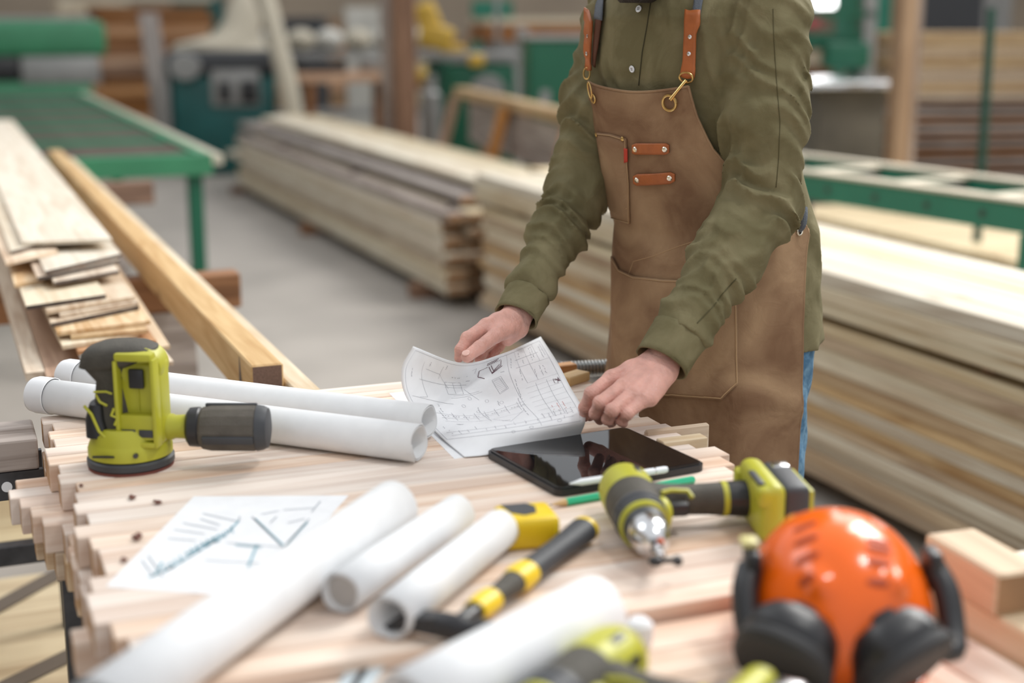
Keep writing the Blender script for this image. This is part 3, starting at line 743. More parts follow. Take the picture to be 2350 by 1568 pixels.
ru = empty('ruler', ((ra+rb_)/2)[:2]+(TZ-.016,) if False else Vector((((ra+rb_)/2).x, ((ra+rb_)/2).y, TZ-.0155)), math.atan2(d.y, d.x), 'pale bluish ruler with a black stripe at the bottom edge below the open roll', 'ruler')
MB().box((0, 0, .001), (d.length, .034, .002)).build('strip', mat('pale_plastic', srgb(196, 208, 214), .25), ru, smooth=False)
MB().box((0, 0, .0024), (d.length, .0065, .0012)).build('black_stripe', M_DARK, ru, smooth=False)
cp = P(1466, 1452, TZ)
cpo = empty('cup', (cp.x, cp.y, TZ-.016), 0, 'small white rounded cup beside the blurred power tool at the bottom', 'cup')
MB().lathe([(.010, 0), (.0135, .003), (.0155, .018), (.0145, .026), (.009, .031), (.0, .032)], n=28).build('shell', M_PAPER, cpo)

# ================================================================== HELMET WITH EAR MUFFS
hc = P(1925, 1340, .93)
HZ = TZ-.047
hl = empty('safety_helmet', (hc.x, hc.y, HZ), -YAW, 'glossy orange safety helmet with black ear muffs on planks in the foreground', 'helmet')
tilt = radians(14)
def hsd(X, Y, Z):
    a = ell_sd(X, Y, Z, (0, .006, .078), (.0905, .112, .092))
    a = smin(a, ell_sd(X, Y, Z, (0, .006, .055), (.088, .108, .06)), .03)
    for sx in (-.034, .034):
        rdg = seg_sd(X, Y, Z, (sx, .07, .135), (sx*1.1, -.075, .128), .012, .012)
        a = smin(a, rdg+.004, .014)
    return np.maximum(a, .012-Z)
vh, qh = surfnet(hsd, (-.11, -.13, -.0), (.11, .14, .185), .003)
shell = link('shell', np_mesh('shell', [(vh, qh)]), M_ORNG, hl)
bvs = BVHTree.FromPolygons([Vector(v) for v in vh.tolist()], qh.tolist())
brim = MB()
rings = []
for i in range(25):
    a = pi*(.06+.88*i/24); c, s_ = cos(a), sin(a)
    rings.append([(.094*c, .006+.112*s_, .022), (.094*c, .006+.112*s_, .028), (.108*c, .010+.150*s_, .014), (.108*c, .010+.150*s_, .009)])
brim.loft(rings).build('brim', M_ORNG, hl)
MB().lathe([(.0905, .008), (.0945, .010), (.0945, .020), (.091, .022)], 'z', c=(0, .006, 0), n=48, sy=1.2).build('rim', M_ORNG, hl)
camL = Vector((-hc.x, -hc.y, CAMH-HZ)); camL.rotate(Matrix.Rotation(YAW, 3, 'Z'))
def on_shell(px, py):
    r = P(px, py, .0); o = camL; tgt = r-Vector((hc.x, hc.y, HZ)); tgt.rotate(Matrix.Rotation(YAW, 3, 'Z'))
    return bvs.ray_cast(o, (tgt-o).normalized())
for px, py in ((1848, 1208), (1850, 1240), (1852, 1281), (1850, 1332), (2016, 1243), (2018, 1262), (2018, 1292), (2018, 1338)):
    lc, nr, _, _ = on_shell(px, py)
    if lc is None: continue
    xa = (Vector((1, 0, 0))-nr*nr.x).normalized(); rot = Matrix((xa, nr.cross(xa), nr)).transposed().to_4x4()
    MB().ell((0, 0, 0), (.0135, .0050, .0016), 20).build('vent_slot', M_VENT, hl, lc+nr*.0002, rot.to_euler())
def toL(v): v = v-Vector((hc.x, hc.y, HZ)); v.rotate(Matrix.Rotation(YAW, 3, 'Z')); return v
for side, cpx, tw_ in ((-1, (1806, 1500), .45), (1, (2058, 1515), -.45)):
    c = toL(P(cpx[0], cpx[1], .893))
    rt = Matrix.Rotation(side*radians(38), 4, 'Z') @ Matrix.Rotation(radians(-52), 4, 'X') @ Matrix.Rotation(side*radians(-22), 4, 'Z')
    cup = MB().loft([[tuple(rt @ Vector(p)+c) for p in esec(0, 0, rx, ry, z, 36, 2.5)] for rx, ry, z in ((.024, .031, .034), (.037, .048, .031), (.045, .057, .020), (.048, .061, .002), (.046, .059, -.003))]).build('ear_cup', M_DARK, hl)
    MB().loft([[tuple(rt @ Vector(p)+c) for p in esec(0, 0, rx, ry, z, 36, 2.5)] for rx, ry, z in ((.046, .059, -.003), (.050, .063, -.007), (.051, .064, -.014), (.046, .058, -.020))]).build('ear_cushion', mat('cushion_foam', (.03, .03, .032), .7), hl)
    MB().loft([[tuple(rt @ Vector(p)+c) for p in esec(0, 0, rx, ry, z, 24, 3)] for rx, ry, z in ((.014, .036, .028), (.017, .040, .0385), (.012, .033, .041))]).build('cup_plate', M_DKG, hl)
    top = Vector((side*.094, -.008, .118)); mid1 = Vector((side*.102, -.030, .100)); mid2 = Vector((side*.101, -.060, .070)); mid3 = Vector((side*.090, -.085, .060))
    pts = [crs([top, mid1, mid2, mid3, c+(rt @ Vector((0, 0, .03)))], i/16) for i in range(17)]
    am = MB(); am.tube(pts, [.0135]*9+[.0125, .012, .011, .010, .009, .009, .008, .008], 12); am.build('muff_arm', M_DARK, hl)
    MB().box(tuple(top+Vector((-side*.002, .0, .0))), (.016, .034, .040), .005, seg=3).build('arm_mount', M_DARK, hl)
MB().box((-.094, .002, .142), (.018, .022, .008), .003).build('yellow_clip', mat('pale_yellow', srgb(214, 204, 140), .4), hl)

# ================================================================== THE WORKER
def C(x, y, z): return W(x, y, z)
Fd = (C(-sin(radians(50)), -cos(radians(50)), 0)); Ld = Vector((-Fd.y, Fd.x, 0))      # facing, and the worker's own left
CZ = np.array([0, 1.15, 1.25, 1.39, 1.50, 1.60]); CX = np.array([.349, .349, .320, .300, .288, .278]); CY = np.array([2.43, 2.43, 2.425, 2.41, 2.38, 2.365])
def cz(z):
    x = np.interp(z, CZ, CX); y = np.interp(z, CZ, CY)
    return x*cos(YAW)+y*sin(YAW), -x*sin(YAW)+y*cos(YAW)
TWZ = [.90, .96, 1.05, 1.15, 1.30, 1.42, 1.50, 1.56, 1.60, 1.66]
TWW = [.190, .188, .180, .172, .182, .190, .178, .118, .068, .058]
TWD = [.150, .148, .140, .128, .132, .128, .112, .082, .064, .056]
rootp = C(.342, 2.43, 0)
pr = empty('person', (rootp.x, rootp.y, 0), 0, 'worker in an olive shirt and brown apron leaning over the bench holding a plan', 'person')
def wchild(name, me, m, parent, off=True, smooth=False):
    o = link(name, me, m, parent, smooth=smooth)
    o.location = -Vector((rootp.x, rootp.y, 0)) if parent == pr else (0, 0, 0)
    return o
SL = C(.392, 2.245, 1.495); SR = C(.182, 2.505, 1.495)
EL = Q(1748, 470, 2.225); WL = Q(1517, 834, 2.075)
ER = Q(1327, 440, 2.47); WR = Q(1184, 729, 2.29)
def torso_sd(X, Y, Z, grow=0.):
    cx, cy = cz(Z); sh = np.interp(Z, [.9, 1.15, 1.3], [-.022, -.016, 0]); cx = cx+sh*Fd.x; cy = cy+sh*Fd.y; a = (X-cx)*Fd.x+(Y-cy)*Fd.y; b = (X-cx)*Ld.x+(Y-cy)*Ld.y
    w = np.interp(Z, TWZ, TWW)+grow; d = np.interp(Z, TWZ, TWD)+grow
    q = (np.abs(b/w)**2.3+np.abs(a/d)**2.3)**(1/2.3)
    return (q-1)*np.minimum(w, d)
def chain(X, Y, Z, pts, rs_, k=.01):
    r = None
    for (a, b, r1, r2) in zip(pts[:-1], pts[1:], rs_[:-1], rs_[1:]):
        s_ = seg_sd(X, Y, Z, a, b, r1, r2); r = s_ if r is None else smin(r, s_, k)
    return r
def lerp(a, b, t): return a+(b-a)*t
def fold(X, Y, Z, p, d, amp, lam, ph, tw=2.2):
    t = (X-p.x)*d.x+(Y-p.y)*d.y+(Z-p.z)*d.z
    wv = 1.3*np.sin(19*X+7*Z+ph)+1.1*np.sin(23*Y-9*Z+2*ph)+.8*np.sin(47*(X-Y)+ph)+.5*np.sin(71*(X+Z)+3*ph)
    s_ = np.sin(pi*t/lam+tw*wv*.5)
    rdg = 1-2*np.sqrt(s_*s_+.012)                          # sharp creases between soft rolls
    return amp*rdg*(.5+.5*np.sin(33*Z+21*X-15*Y+ph*3))
def sleeve(X, Y, Z, Sh, El, Wr, rs_, ph, cl):
    d1 = (El-Sh).normalized(); d2 = (Wr-El).normalized(); We = Wr-d2*(cl-.006)
    a = chain(X, Y, Z, [Sh, lerp(Sh, El, .5), El, lerp(El, Wr, .35), lerp(El, Wr, .75), Wr], rs_, .03)
    tt = (X-El.x)*d2.x+(Y-El.y)*d2.y+(Z-El.z)*d2.z
    near = np.exp(-(tt/.09)**2)
    a = a-fold(X, Y, Z, El, d2, .0082, .030, ph)*np.clip(near+.45, 0, 1)-fold(X, Y, Z, El, d1, .0046, .060, ph+1, 1.6)-fold(X, Y, Z, El, (d1+Ld*.9).normalized(), .0034, .038, ph+4, 2.4)
    cut = (X-We.x)*d2.x+(Y-We.y)*d2.y+(Z-We.z)*d2.z
    return a, cut
RLs = [.070, .066, .059, .055, .042, .036]; RRs = [.062, .060, .053, .046, .035, .031]
def shirt_sd(X, Y, Z):
    t = torso_sd(X, Y, Z)
    t = t-fold(X, Y, Z, SR, (Ld+Vector((0, 0, .25))).normalized(), .0055, .045, 1.2, 1.2)*np.clip((1.58-Z)/.3, .2, 1)
    t = np.maximum(t, .955-Z)
    nk = np.maximum(t, Z-1.60)
    a, ca = sleeve(X, Y, Z, SL, EL, WL, RLs, .6, .058); b, cb = sleeve(X, Y, Z, SR, ER, WR, RRs, 2.3, .05)
    a = np.maximum(a, ca); b = np.maximum(b, cb)
    return smin(smin(nk, a, .022), b, .022)
lo = np.array([min(v[i] for v in (SL, SR, EL, ER, WL, WR)) for i in range(3)])-.12; hi = np.array([max(v[i] for v in (SL, SR, EL, ER, WL, WR)) for i in range(3)])+.12
cc = cz(1.2); lo = np.minimum(lo, [cc[0]-.25, cc[1]-.25, .93]); hi = np.maximum(hi, [cc[0]+.25, cc[1]+.25, 1.63]); lo[2] = .93
vs_, qs_ = surfnet(shirt_sd, lo, hi, .0042)
shirt = wchild('shirt', np_mesh('shirt', [(vs_, qs_)]), M_SHIRT, pr)
bsh = BVHTree.FromPolygons([Vector(v) for v in vs_.tolist()], qs_.tolist())
# cuffs
def cuff(El, Wr, r, ln, ph):
    d = (Wr-El).normalized(); a = Wr-d*ln; mb = MB(); rings = []; up = Vector((0, 0, 1)); s1 = d.cross(up).normalized(); s2 = d.cross(s1)
    for j in range(7):
        t = j/6; R_ = r*(1.06-.06*t)+(.0012 if j in (0, 6) else 0)
        rings.append([a+d*ln*t+s1*(R_*1.04*cos(2*pi*k/40))+s2*(R_*.96*sin(2*pi*k/40))+s1*.0008*sin(5*k+j) for k in range(40)])
    mb.loft(rings, cap=False)
    o = mb.build('cuff', M_SHIRT, shirt); md = o.modifiers.new('t', 'SOLIDIFY'); md.thickness = .003; md.offset = 1
    st_ = MB()
    for t in (.06, .94):
        st_.tube([a+d*ln*t+s1*((r*(1.06-.06*t)+.0034)*1.04*cos(2*pi*k/40))+s2*((r*(1.06-.06*t)+.0034)*.96*sin(2*pi*k/40)) for k in range(41)], .0004, 5)
    st_.build('cuff_stitch', mat('olive_thread', srgb(88, 82, 52), .8), shirt)
cuff(EL, WL, .0385, .058, 0); cuff(ER, WR, .0325, .05, 1)
# collar
mb = MB(); rings = []
for (z, g) in ((1.585, .006), (1.61, .004), (1.63, .007), (1.612, .016), (1.59, .02)):
    r_ = []
    cx, cy = cz(1.6)
    for k in range(33):
        th = radians(14)+2*pi*(1-28/360)*k/32
        w_, d_ = .064+g, .062+g; r_.append(Vector((cx, cy, z))+Fd*(d_*cos(th))+Ld*(w_*sin(th)))
    rings.append(r_)
mb.loft(rings, cap=False, closed=False); o = mb.build('collar', M_SHIRT, shirt); o.modifiers.new('t', 'SOLIDIFY').thickness = .002

CAM0 = Vector((0, 0, CAMH))
def hit(bvh, px, py, near=None):
    d = (Q(px, py, 2.0)-CAM0).normalized(); r = bvh.ray_cast(CAM0, d)
    if r[0] is None:
        q_ = bvh.find_nearest(Q(px, py, 2.35)); return q_[0], q_[1] if q_[1].dot(d) < 0 else -q_[1]
    n = r[1] if r[1].dot(d) < 0 else -r[1]
    return r[0], n
def patch(name, bvh, top, bot, m, parent, off=.003, nu=24, nv=10, thick=.0022):
    def pl_(pts, t):
        f = t*(len(pts)-1); i = min(int(f), len(pts)-2); f -= i
        return (pts[i][0]+(pts[i+1][0]-pts[i][0])*f, pts[i][1]+(pts[i+1][1]-pts[i][1])*f)
    V = []
    for j in range(nv+1):
        for i in range(nu+1):
            a, b = pl_(top, i/nu), pl_(bot, i/nu); x = a[0]+(b[0]-a[0])*j/nv; y = a[1]+(b[1]-a[1])*j/nv
            p, n = hit(bvh, x, y); V.append(p+n*off)
    F_ = [(j*(nu+1)+i, (j+1)*(nu+1)+i, (j+1)*(nu+1)+i+1, j*(nu+1)+i+1) for j in range(nv) for i in range(nu)]
    o = wchild(name, mesh_np(V, F_), m, parent, smooth=True); md = o.modifiers.new('t', 'SOLIDIFY'); md.thickness = thick; md.offset = 0
    return o
def surf_line(name, bvh, pts, r, m, parent, off=.0035, step=5):
    out = []
    for (a, b) in zip(pts[:-1], pts[1:]):
        n = max(1, int(math.hypot(b[0]-a[0], b[1]-a[1])/step))
        for i in range(n): out.append((a[0]+(b[0]-a[0])*i/n, a[1]+(b[1]-a[1])*i/n))
    out.append(pts[-1]); mb = MB(); mb.tube([hit(bvh, *q)[0]+hit(bvh, *q)[1]*off for q in out], r, 6)
    o = mb.build(name, m, parent); return o
# buttons and placket
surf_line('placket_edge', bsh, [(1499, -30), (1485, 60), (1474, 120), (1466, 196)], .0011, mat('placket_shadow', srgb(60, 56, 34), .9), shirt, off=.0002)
for px, py in ((1467, 21), (1452, 158)):
    p, n = hit(bsh, px, py); rot = n.to_track_quat('Z', 'Y').to_euler()
    b_ = MB().lathe([(.0, 0), (.0052, 0), (.0058, .001), (.0052, .0022), (.003, .0017), (0, .0016)], n=20).build('button', M_STYL, shirt, p+n*.0008, rot)
    bh = MB()
    for sx in (-1, 1):
        for sy in (-1, 1): bh.lathe([(0, .0016), (.0007, .0016), (.0007, .0022), (0, .0022)], c=(sx*.0012, sy*.0012, 0), n=8)
    bh.build('button_hole', M_DARK, b_)
surf_line('sleeve_seam', bsh, [(1774, 20), (1776, 90), (1783, 200), (1790, 280), (1787, 360), (1781, 430)], .0008, mat('seam_olive', srgb(84, 78, 50), .9), shirt, off=.0002)
surf_line('sleeve_placket', bsh, [(1690, 640), (1660, 672), (1640, 700), (1600, 742)], .0009, mat('seam_olive', srgb(84, 78, 50), .9), shirt, off=.0004)

# ---- apron
AZ = [.42, .80, 1.0, 1.15, 1.30, 1.42]; AW = [.202, .198, .188, .181, .196, .205]; AD = [.172, .166, .153, .143, .148, .145]
HZ_ = [.42, 1.0, 1.13, 1.16, 1.18, 1.21, 1.25, 1.30, 1.35, 1.40]; HA = [90, 94, 98, 101, 94, 78, 62, 50, 44, 41]
def ap_pt(t, z):
    """t in -1..1 across, z height"""
    ha = radians(np.interp(z, HZ_, HA)); th = t*ha; w_ = np.interp(z, AZ, AW); d_ = np.interp(z, AZ, AD); cx, cy = cz(z)
    s_, c_ = sin(th), cos(th); q = (abs(s_/w_)**2.3+abs(c_/d_)**2.3)**(-1/2.3)
    low = min(max((1.1-z)/.3, 0), 1)
    q += low*(.006*sin(5.5*th+3*z)+.003*sin(11*th-5*z+1))+.0016*sin(9*th+14*z)+.0014*sin(21*z-4*th)
    q += .004*math.exp(-((z-1.07-.06*th)/.012)**2)*low+.005*math.exp(-((z-.90+.05*(th-.8)**2)/.02)**2)*(th > 0)
    return Vector((cx, cy, z))+Fd*(q*c_)+Ld*(q*s_)
NA, NB = 110, 150
V = []
for j in range(NB+1):
    z = .42+(1.395-.42)*j/NB
    for i in range(NA+1):
        t_ = i/NA*2-1; zz = z-(.012*(1-t_*t_)*(j/NB)**8)
        V.append(ap_pt(t_, zz))
F_ = [(j*(NA+1)+i, j*(NA+1)+i+1, (j+1)*(NA+1)+i+1, (j+1)*(NA+1)+i) for j in range(NB) for i in range(NA)]
apron = wchild('apron', mesh_np(V, F_), M_APRON, pr, smooth=True)
md = apron.modifiers.new('t', 'SOLIDIFY'); md.thickness = .0024; md.offset = 0
bap = BVHTree.FromPolygons(V, F_)
mb = MB()
edge = [ap_pt(-1, .42+.975*j/60) for j in range(61)]+[ap_pt(-1+2*i/24, 1.395-.012*(1-(-1+2*i/24)**2)) for i in range(25)]+[ap_pt(1, 1.395-.975*j/60) for j in range(61)]
mb.tube(edge, .0022, 6); mb.build('hem', M_APRON2, apron)
patch('chest_pocket', bap, [(1372, 303), (1405, 307), (1441, 318)], [(1402, 497), (1425, 505), (1449, 512)], M_APRON2, apron, off=.0035, thick=.003)
surf_line('pocket_stitch', bap, [(1372, 306), (1405, 310), (1439, 321), (1447, 420), (1448, 509), (1425, 503), (1403, 496)], .0007, M_STITCH, apron, off=.0056)
patch('front_pocket', bap, [(1409, 588), (1424, 618), (1458, 634), (1520, 641), (1580, 643), (1640, 640), (1690, 634)], [(1411, 905), (1440, 906), (1482, 907), (1540, 909), (1600, 912), (1658, 917), (1693, 882)], M_APRON2, apron, off=.0045, nu=60, nv=30, thick=.003)
surf_line('pocket_stitch', bap, [(1686, 640), (1690, 880), (1656, 913), (1600, 908), (1482, 903), (1415, 900)], .0009, M_STITCH, apron, off=.0064)
surf_line('pocket_stitch', bap, [(1411, 596), (1426, 622), (1460, 638), (1520, 645), (1600, 647)], .0007, M_STITCH, apron, off=.0064)
surf_line('crease_line', bap, [(1440, 640), (1455, 600), (1500, 588), (1560, 565), (1620, 545)], .0006, M_STITCH, apron, off=.0012)
for tp_, bt_, rv in (([(1456, 331), (1463, 328), (1497, 328), (1530, 328), (1538, 332)], [(1456, 350), (1463, 353), (1497, 353), (1530, 353), (1538, 349)], ((1464, 341), (1529, 341))),
                     ([(1458, 402), (1466, 398), (1503, 397), (1541, 394), (1551, 398)], [(1458, 419), (1466, 424), (1503, 422), (1541, 420), (1551, 414)], ((1467, 411), (1540, 407)))):
    o = patch('leather_tab', bap, tp_, bt_, M_LEATH, apron, off=.004, nu=24, nv=5, thick=.0035)
    for q in rv:
        p, n = hit(bap, *q); MB().lathe([(.0046, 0), (.0048, .0012), (.0035, .0026), (0, .0030)], n=18).build('rivet', M_RIVET, apron, p+n*.0055, n.to_track_quat('Z', 'Y').to_euler())
for q in ((1375, 308), (1434, 318)):
    p, n = hit(bap, *q); MB().lathe([(.0036, 0), (.0038, .001), (.0025, .002), (0, .0024)], n=18).build('rivet', M_BRASS, apron, p+n*.0052, n.to_track_quat('Z', 'Y').to_euler())
patch('red_tag', bap, [(1438, 338), (1446, 340)], [(1438, 372), (1446, 370)], mat('red_tag', srgb(190, 60, 40), .7), apron, off=.006, nu=3, nv=6, thick=.001)
# straps
patch('leather_strap', bsh, [(1580, 26), (1591, 30), (1610, 30)], [(1569, 170), (1580, 174), (1597, 176)], M_LEATH, apron, off=.010, nu=6, nv=16, thick=.004)
patch('webbing_strap', bsh, [(1602, -60), (1626, -60)], [(1592, 40), (1609, 40)], M_WEB, apron, off=.007, nu=4, nv=16, thick=.0025)
patch('leather_strap', bsh, [(1356, 20), (1365, 30), (1374, 50)], [(1353, 158), (1360, 162), (1368, 160)], M_LEATH, apron, off=.012, nu=6, nv=16, thick=.004)
patch('strap_lining', bsh, [(1378, 36), (1390, 38)], [(1366, 150), (1374, 154)], mat('dark_leather', srgb(84, 44, 24), .6), apron, off=.007, nu=4, nv=14, thick=.002)
patch('webbing_strap', bsh, [(1378, -40), (1394, -40)], [(1373, 44), (1390, 47)], M_WEB, apron, off=.007, nu=4, nv=16, thick=.0025)
for q in ((1591, 82), (1587, 122), (1368, 82), (1363, 122)):
    p, n = hit(bsh, *q); MB().lathe([(.0030, 0), (.0032, .0008), (.0018, .0016), (0, .0018)], n=16).build('snap', M_STEEL, apron, p+n*(.0125 if q[0] > 1500 else .0145), n.to_track_quat('Z', 'Y').to_euler())
def torus(name, bvh, px, py, R, r, m, off, sx=1, sy=1, rr_=0):
    p, n = hit(bvh, px, py); q = n.to_track_quat('Z', 'Y'); mb = MB()
    mb.tube([(R*sx*cos(2*pi*k/28), R*sy*sin(2*pi*k/28), 0) for k in range(29)], r, 8, cap=False)
    return mb.build(name, m, apron, p+n*off, q.to_euler())
torus('brass_ring', bap, 1540, 235, .0120, .0024, M_BRASS, .005)
torus('buckle', bsh, 1583, 172, .0105, .0017, M_BRASS, .012, 1.1, .8)
a, na = hit(bsh, 1583, 178); b, nb = hit(bap, 1546, 226)
MB().tube([a+na*.012, lerp(a+na*.012, b+nb*.009, .5)+na*.003, b+nb*.010], [.0026, .0022, .003], 10).build('hook', M_BRASS, apron)
torus('buckle', bsh, 1357, 168, .0085, .0015, M_BRASS, .012, .8, 1.1)
torus('clasp', bap, 1362, 206, .0085, .0014, M_BRASS, .007, .7, 1.6)
torus('brass_ring', bap, 1366, 226, .0070, .0016, M_BRASS, .004)
# side grommet and tie
p, n = hit(bap, 1832, 527)
torus('grommet', bap, 1832, 527, .0075, .0020, M_RIVET, .003, .8, 1.15)
pts = [p+n*.002, p+n*.009+Vector((0, 0, .008)), p+n*.008+Vector((0, 0, .022))-Fd*.004, p+n*.001+Vector((0, 0, .034))-Fd*.012]
MB().tube([crs(pts, i/12) for i in range(13)], .0055, 10).build('waist_tie', M_WEB, apron)

# ---- jeans and boots
HIPL = C(.342, 2.43, .93)+Ld*.088-Fd*.02; HIPR = C(.342, 2.43, .93)-Ld*.088-Fd*.02
def jeans_sd(X, Y, Z):
    r = None
    for hp, s_ in ((HIPL, 1), (HIPR, -1)):
        kn = Vector((hp.x, hp.y, .50))+Fd*.03+Ld*s_*.01; an = Vector((hp.x, hp.y, .09))-Fd*.01+Ld*s_*.015
        c_ = chain(X, Y, Z, [hp, lerp(hp, kn, .4), kn, an], [.101, .094, .070, .062], .03)+.0025*np.sin(60*Z+8*np.sin(14*X))
        r = c_ if r is None else smin(r, c_, .02)
    cx, cy = cz(1.0); pe_ = ell_sd(X, Y, Z, (cx-Fd.x*.015, cy-Fd.y*.015, .98), (.172, .152, .15))
    r = smin(r, pe_, .04)
    return np.maximum(r, .085-Z)
lo = np.array([rootp.x-.3, rootp.y-.3, .05]); hi = np.array([rootp.x+.3, rootp.y+.3, 1.12])
vj, qj = surfnet(jeans_sd, lo, hi, .009)
wchild('jeans', np_mesh('jeans', [(vj, qj)]), M_DENIM, pr)
for hp, s_ in ((HIPL, 1), (HIPR, -1)):
    f0 = Vector((hp.x, hp.y, 0))-Fd*.01+Ld*s_*.015
    def shoe(X, Y, Z, f0=f0):
        a = seg_sd(X, Y, Z, f0+Vector((0, 0, .05))-Fd*.04, f0+Vector((0, 0, .035))+Fd*.16, .048, .040)
        a = smin(a, seg_sd(X, Y, Z, f0+Vector((0, 0, .06)), f0+Vector((0, 0, .15)), .046, .052), .03)
        return np.maximum(a, .002-Z)
    v_, q_ = surfnet(shoe, np.array(f0)+[-.26, -.26, -.01], np.array(f0)+[.26, .26, .16], .007)
    wchild('boot', np_mesh('boot', [(v_, q_)]), M_SHOE, pr)

# ---- body: head, neck, trunk, arms, hands
HC = C(.205, 2.298, 1.668); hp_ = radians(24)
U0 = Vector((0, 0, 1)); HF = Fd*cos(hp_)-U0*sin(hp_); HU = U0*cos(hp_)+Fd*sin(hp_); HLf = Ld
def H(f, l, u): return HC+HF*f+HLf*l+HU*u
RM = [[HF.x, HF.y, HF.z], [HLf.x, HLf.y, HLf.z], [HU.x, HU.y, HU.z]]
def head_sd(X, Y, Z):
    def e(c, r): return ell_sd(X, Y, Z, c, r, RM)
    a = e(H(-.012, 0, .030), (.096, .077, .085))
    a = smin(a, e(H(.022, 0, -.035), (.068, .062, .080)), .03)
    a = smin(a, e(H(.052, 0, -.098), (.030, .030, .022)), .025)
    a = smin(a, seg_sd(X, Y, Z, H(.086, 0, .018), H(.104, 0, -.026), .008, .013), .010)
    a = smin(a, e(H(.082, 0, .030), (.018, .055, .010)), .012)
    for s_ in (-1, 1):
        a = smin(a, e(H(.066, s_*.040, -.022), (.022, .020, .018)), .015)
        a = smin(a, e(H(-.008, s_*.078, -.010), (.016, .007, .030)), .005)
        a = np.maximum(a, -(e(H(.092, s_*.031, .012), (.014, .015, .010))))
        a = smin(a, e(H(.074, s_*.031, .012), (.0125, .0125, .0125)), .002)
    a = smin(a, seg_sd(X, Y, Z, H(.088, -.018, -.060), H(.088, .018, -.060), .006, .006), .006)
    return a
NK = C(.280, 2.368, 1.56)
def body_sd(X, Y, Z):
    t = np.maximum(np.maximum(torso_sd(X, Y, Z, -.014), .985-Z), Z-1.60)
    a = chain(X, Y, Z, [SL, EL, WL], [.045, .040, .027], .02); b = chain(X, Y, Z, [SR, ER, WR], [.045, .038, .026], .02)
    t = smin(smin(t, a, .03), b, .03)
    t = smin(t, seg_sd(X, Y, Z, NK, H(-.03, 0, -.06), .060, .055), .03)
    return smin(t, head_sd(X, Y, Z), .02)
lo = np.array([min(v[i] for v in (SL, SR, EL, ER, WL, WR, HC)) for i in range(3)])-.14; hi = np.array([max(v[i] for v in (SL, SR, EL, ER, WL, WR)) for i in range(3)])+.1
lo = np.minimum(lo, [rootp.x-.24, rootp.y-.24, .8]); hi = np.maximum(hi, [rootp.x+.24, rootp.y+.24, 1.82])
vb1, qb1 = surfnet(body_sd, lo, hi, .0068)
def arr(v): return Vector(v)
def hand_mesh(Wr, El, fing, thumb, extra, spread, rw):
    """fing: lists of MCP, PIP, DIP, tip"""
    d2 = (Wr-El).normalized()
    rads = [(.0118, .0101, .0087, .0075), (.0120, .0104, .0090, .0077), (.0116, .0099, .0086, .0074), (.0106, .0088, .0077, .0067)]
    def f(X, Y, Z):
        pal = seg_sd(X, Y, Z, Wr-d2*.06, Wr+d2*.004, rw*1.02, rw)
        n = len(fing)
        for i, fg in enumerate(fing):
            st_ = Wr+spread*((i-1.5)/1.5)*.014
            pal = smin(pal, seg_sd(X, Y, Z, st_, lerp(st_, fg[0], .55), .0155, .0128), .012)
            pal = smin(pal, seg_sd(X, Y, Z, lerp(st_, fg[0], .55), fg[0], .0128, rads[i][0]), .010)
        pal = smin(pal, seg_sd(X, Y, Z, thumb[0], thumb[1], .0165, .0125), .014)
        for a, b, r1, r2 in extra: pal = smin(pal, seg_sd(X, Y, Z, a, b, r1, r2), .012)
        out = pal
        fs = None
        for i, fg in enumerate(fing):
            c = None
            for j in range(3):
                s_ = seg_sd(X, Y, Z, fg[j], fg[j+1], rads[i][j], rads[i][j+1]); c = s_ if c is None else smin(c, s_, .0028)
                if j: c = smin(c, np.sqrt((X-fg[j].x)**2+(Y-fg[j].y)**2+(Z-fg[j].z)**2)-rads[i][j]*1.06, .003)
            fs = c if fs is None else smin(fs, c, .0006)
        out = smin(out, fs, .006)
        c = smin(seg_sd(X, Y, Z, thumb[1], thumb[2], .0122, .0105), seg_sd(X, Y, Z, thumb[2], thumb[3], .0108, .0092), .003)
        out = smin(out, c, .0045)
        # knuckles and tendons
        for i, fg in enumerate(fing):
            st_ = Wr+spread*((i-1.5)/1.5)*.012
            out = smin(out, seg_sd(X, Y, Z, lerp(st_, fg[0], .35)+nrmh*.0125, fg[0]+nrmh*.0092, .0022, .0042), .005)
        # skin creases on the finger joints
        for fg in fing+[thumb[:]]:
            for j in ((1, 2) if len(fg) == 4 and fg is not thumb else (2,)):
                dj = (fg[min(j+1, len(fg)-1)]-fg[j-1]).normalized()
                tj = (X-fg[j].x)*dj.x+(Y-fg[j].y)*dj.y+(Z-fg[j].z)*dj.z
                rj = np.sqrt((X-fg[j].x)**2+(Y-fg[j].y)**2+(Z-fg[j].z)**2)
                out = out+.0007*np.exp(-(rj/.011)**2)*np.cos(2*pi*tj/.0042)
        return out
    cpt = lerp(Wr, fing[1][0], .5); nrmh = (CAM0-cpt).normalized()*.4+Vector((0, 0, .6)); nrmh.normalize()
    pts = [p for fg in fing for p in fg]+thumb+[Wr-d2*.07]
    lo_ = np.array([min(p[i] for p in pts) for i in range(3)])-.03; hi_ = np.array([max(p[i] for p in pts) for i in range(3)])+.03
    return surfnet(f, lo_, hi_, .0014)
fl = [[Q(1404, 868, 2.04), Q(1357, 904, 2.018), Q(1342, 936, 2.026), Q(1342, 957, 2.036)],
      [Q(1431, 887, 2.012), Q(1378, 925, 1.982), Q(1367, 949, 1.995), Q(1377, 964, 2.014)],
      [Q(1454, 903, 1.997), Q(1405, 942, 1.966), Q(1395, 962, 1.980), Q(1404, 970, 2.0)],
      [Q(1476, 918, 1.987), Q(1439, 950, 1.966), Q(1427, 966, 1.977), Q(1431, 972, 1.99)]]
tl = [Q(1492, 852, 2.085), Q(1432, 884, 2.088), Q(1378, 928, 2.072), Q(1353, 953, 2.056)]
sprL = (fl[3][0]-fl[0][0]).normalized()
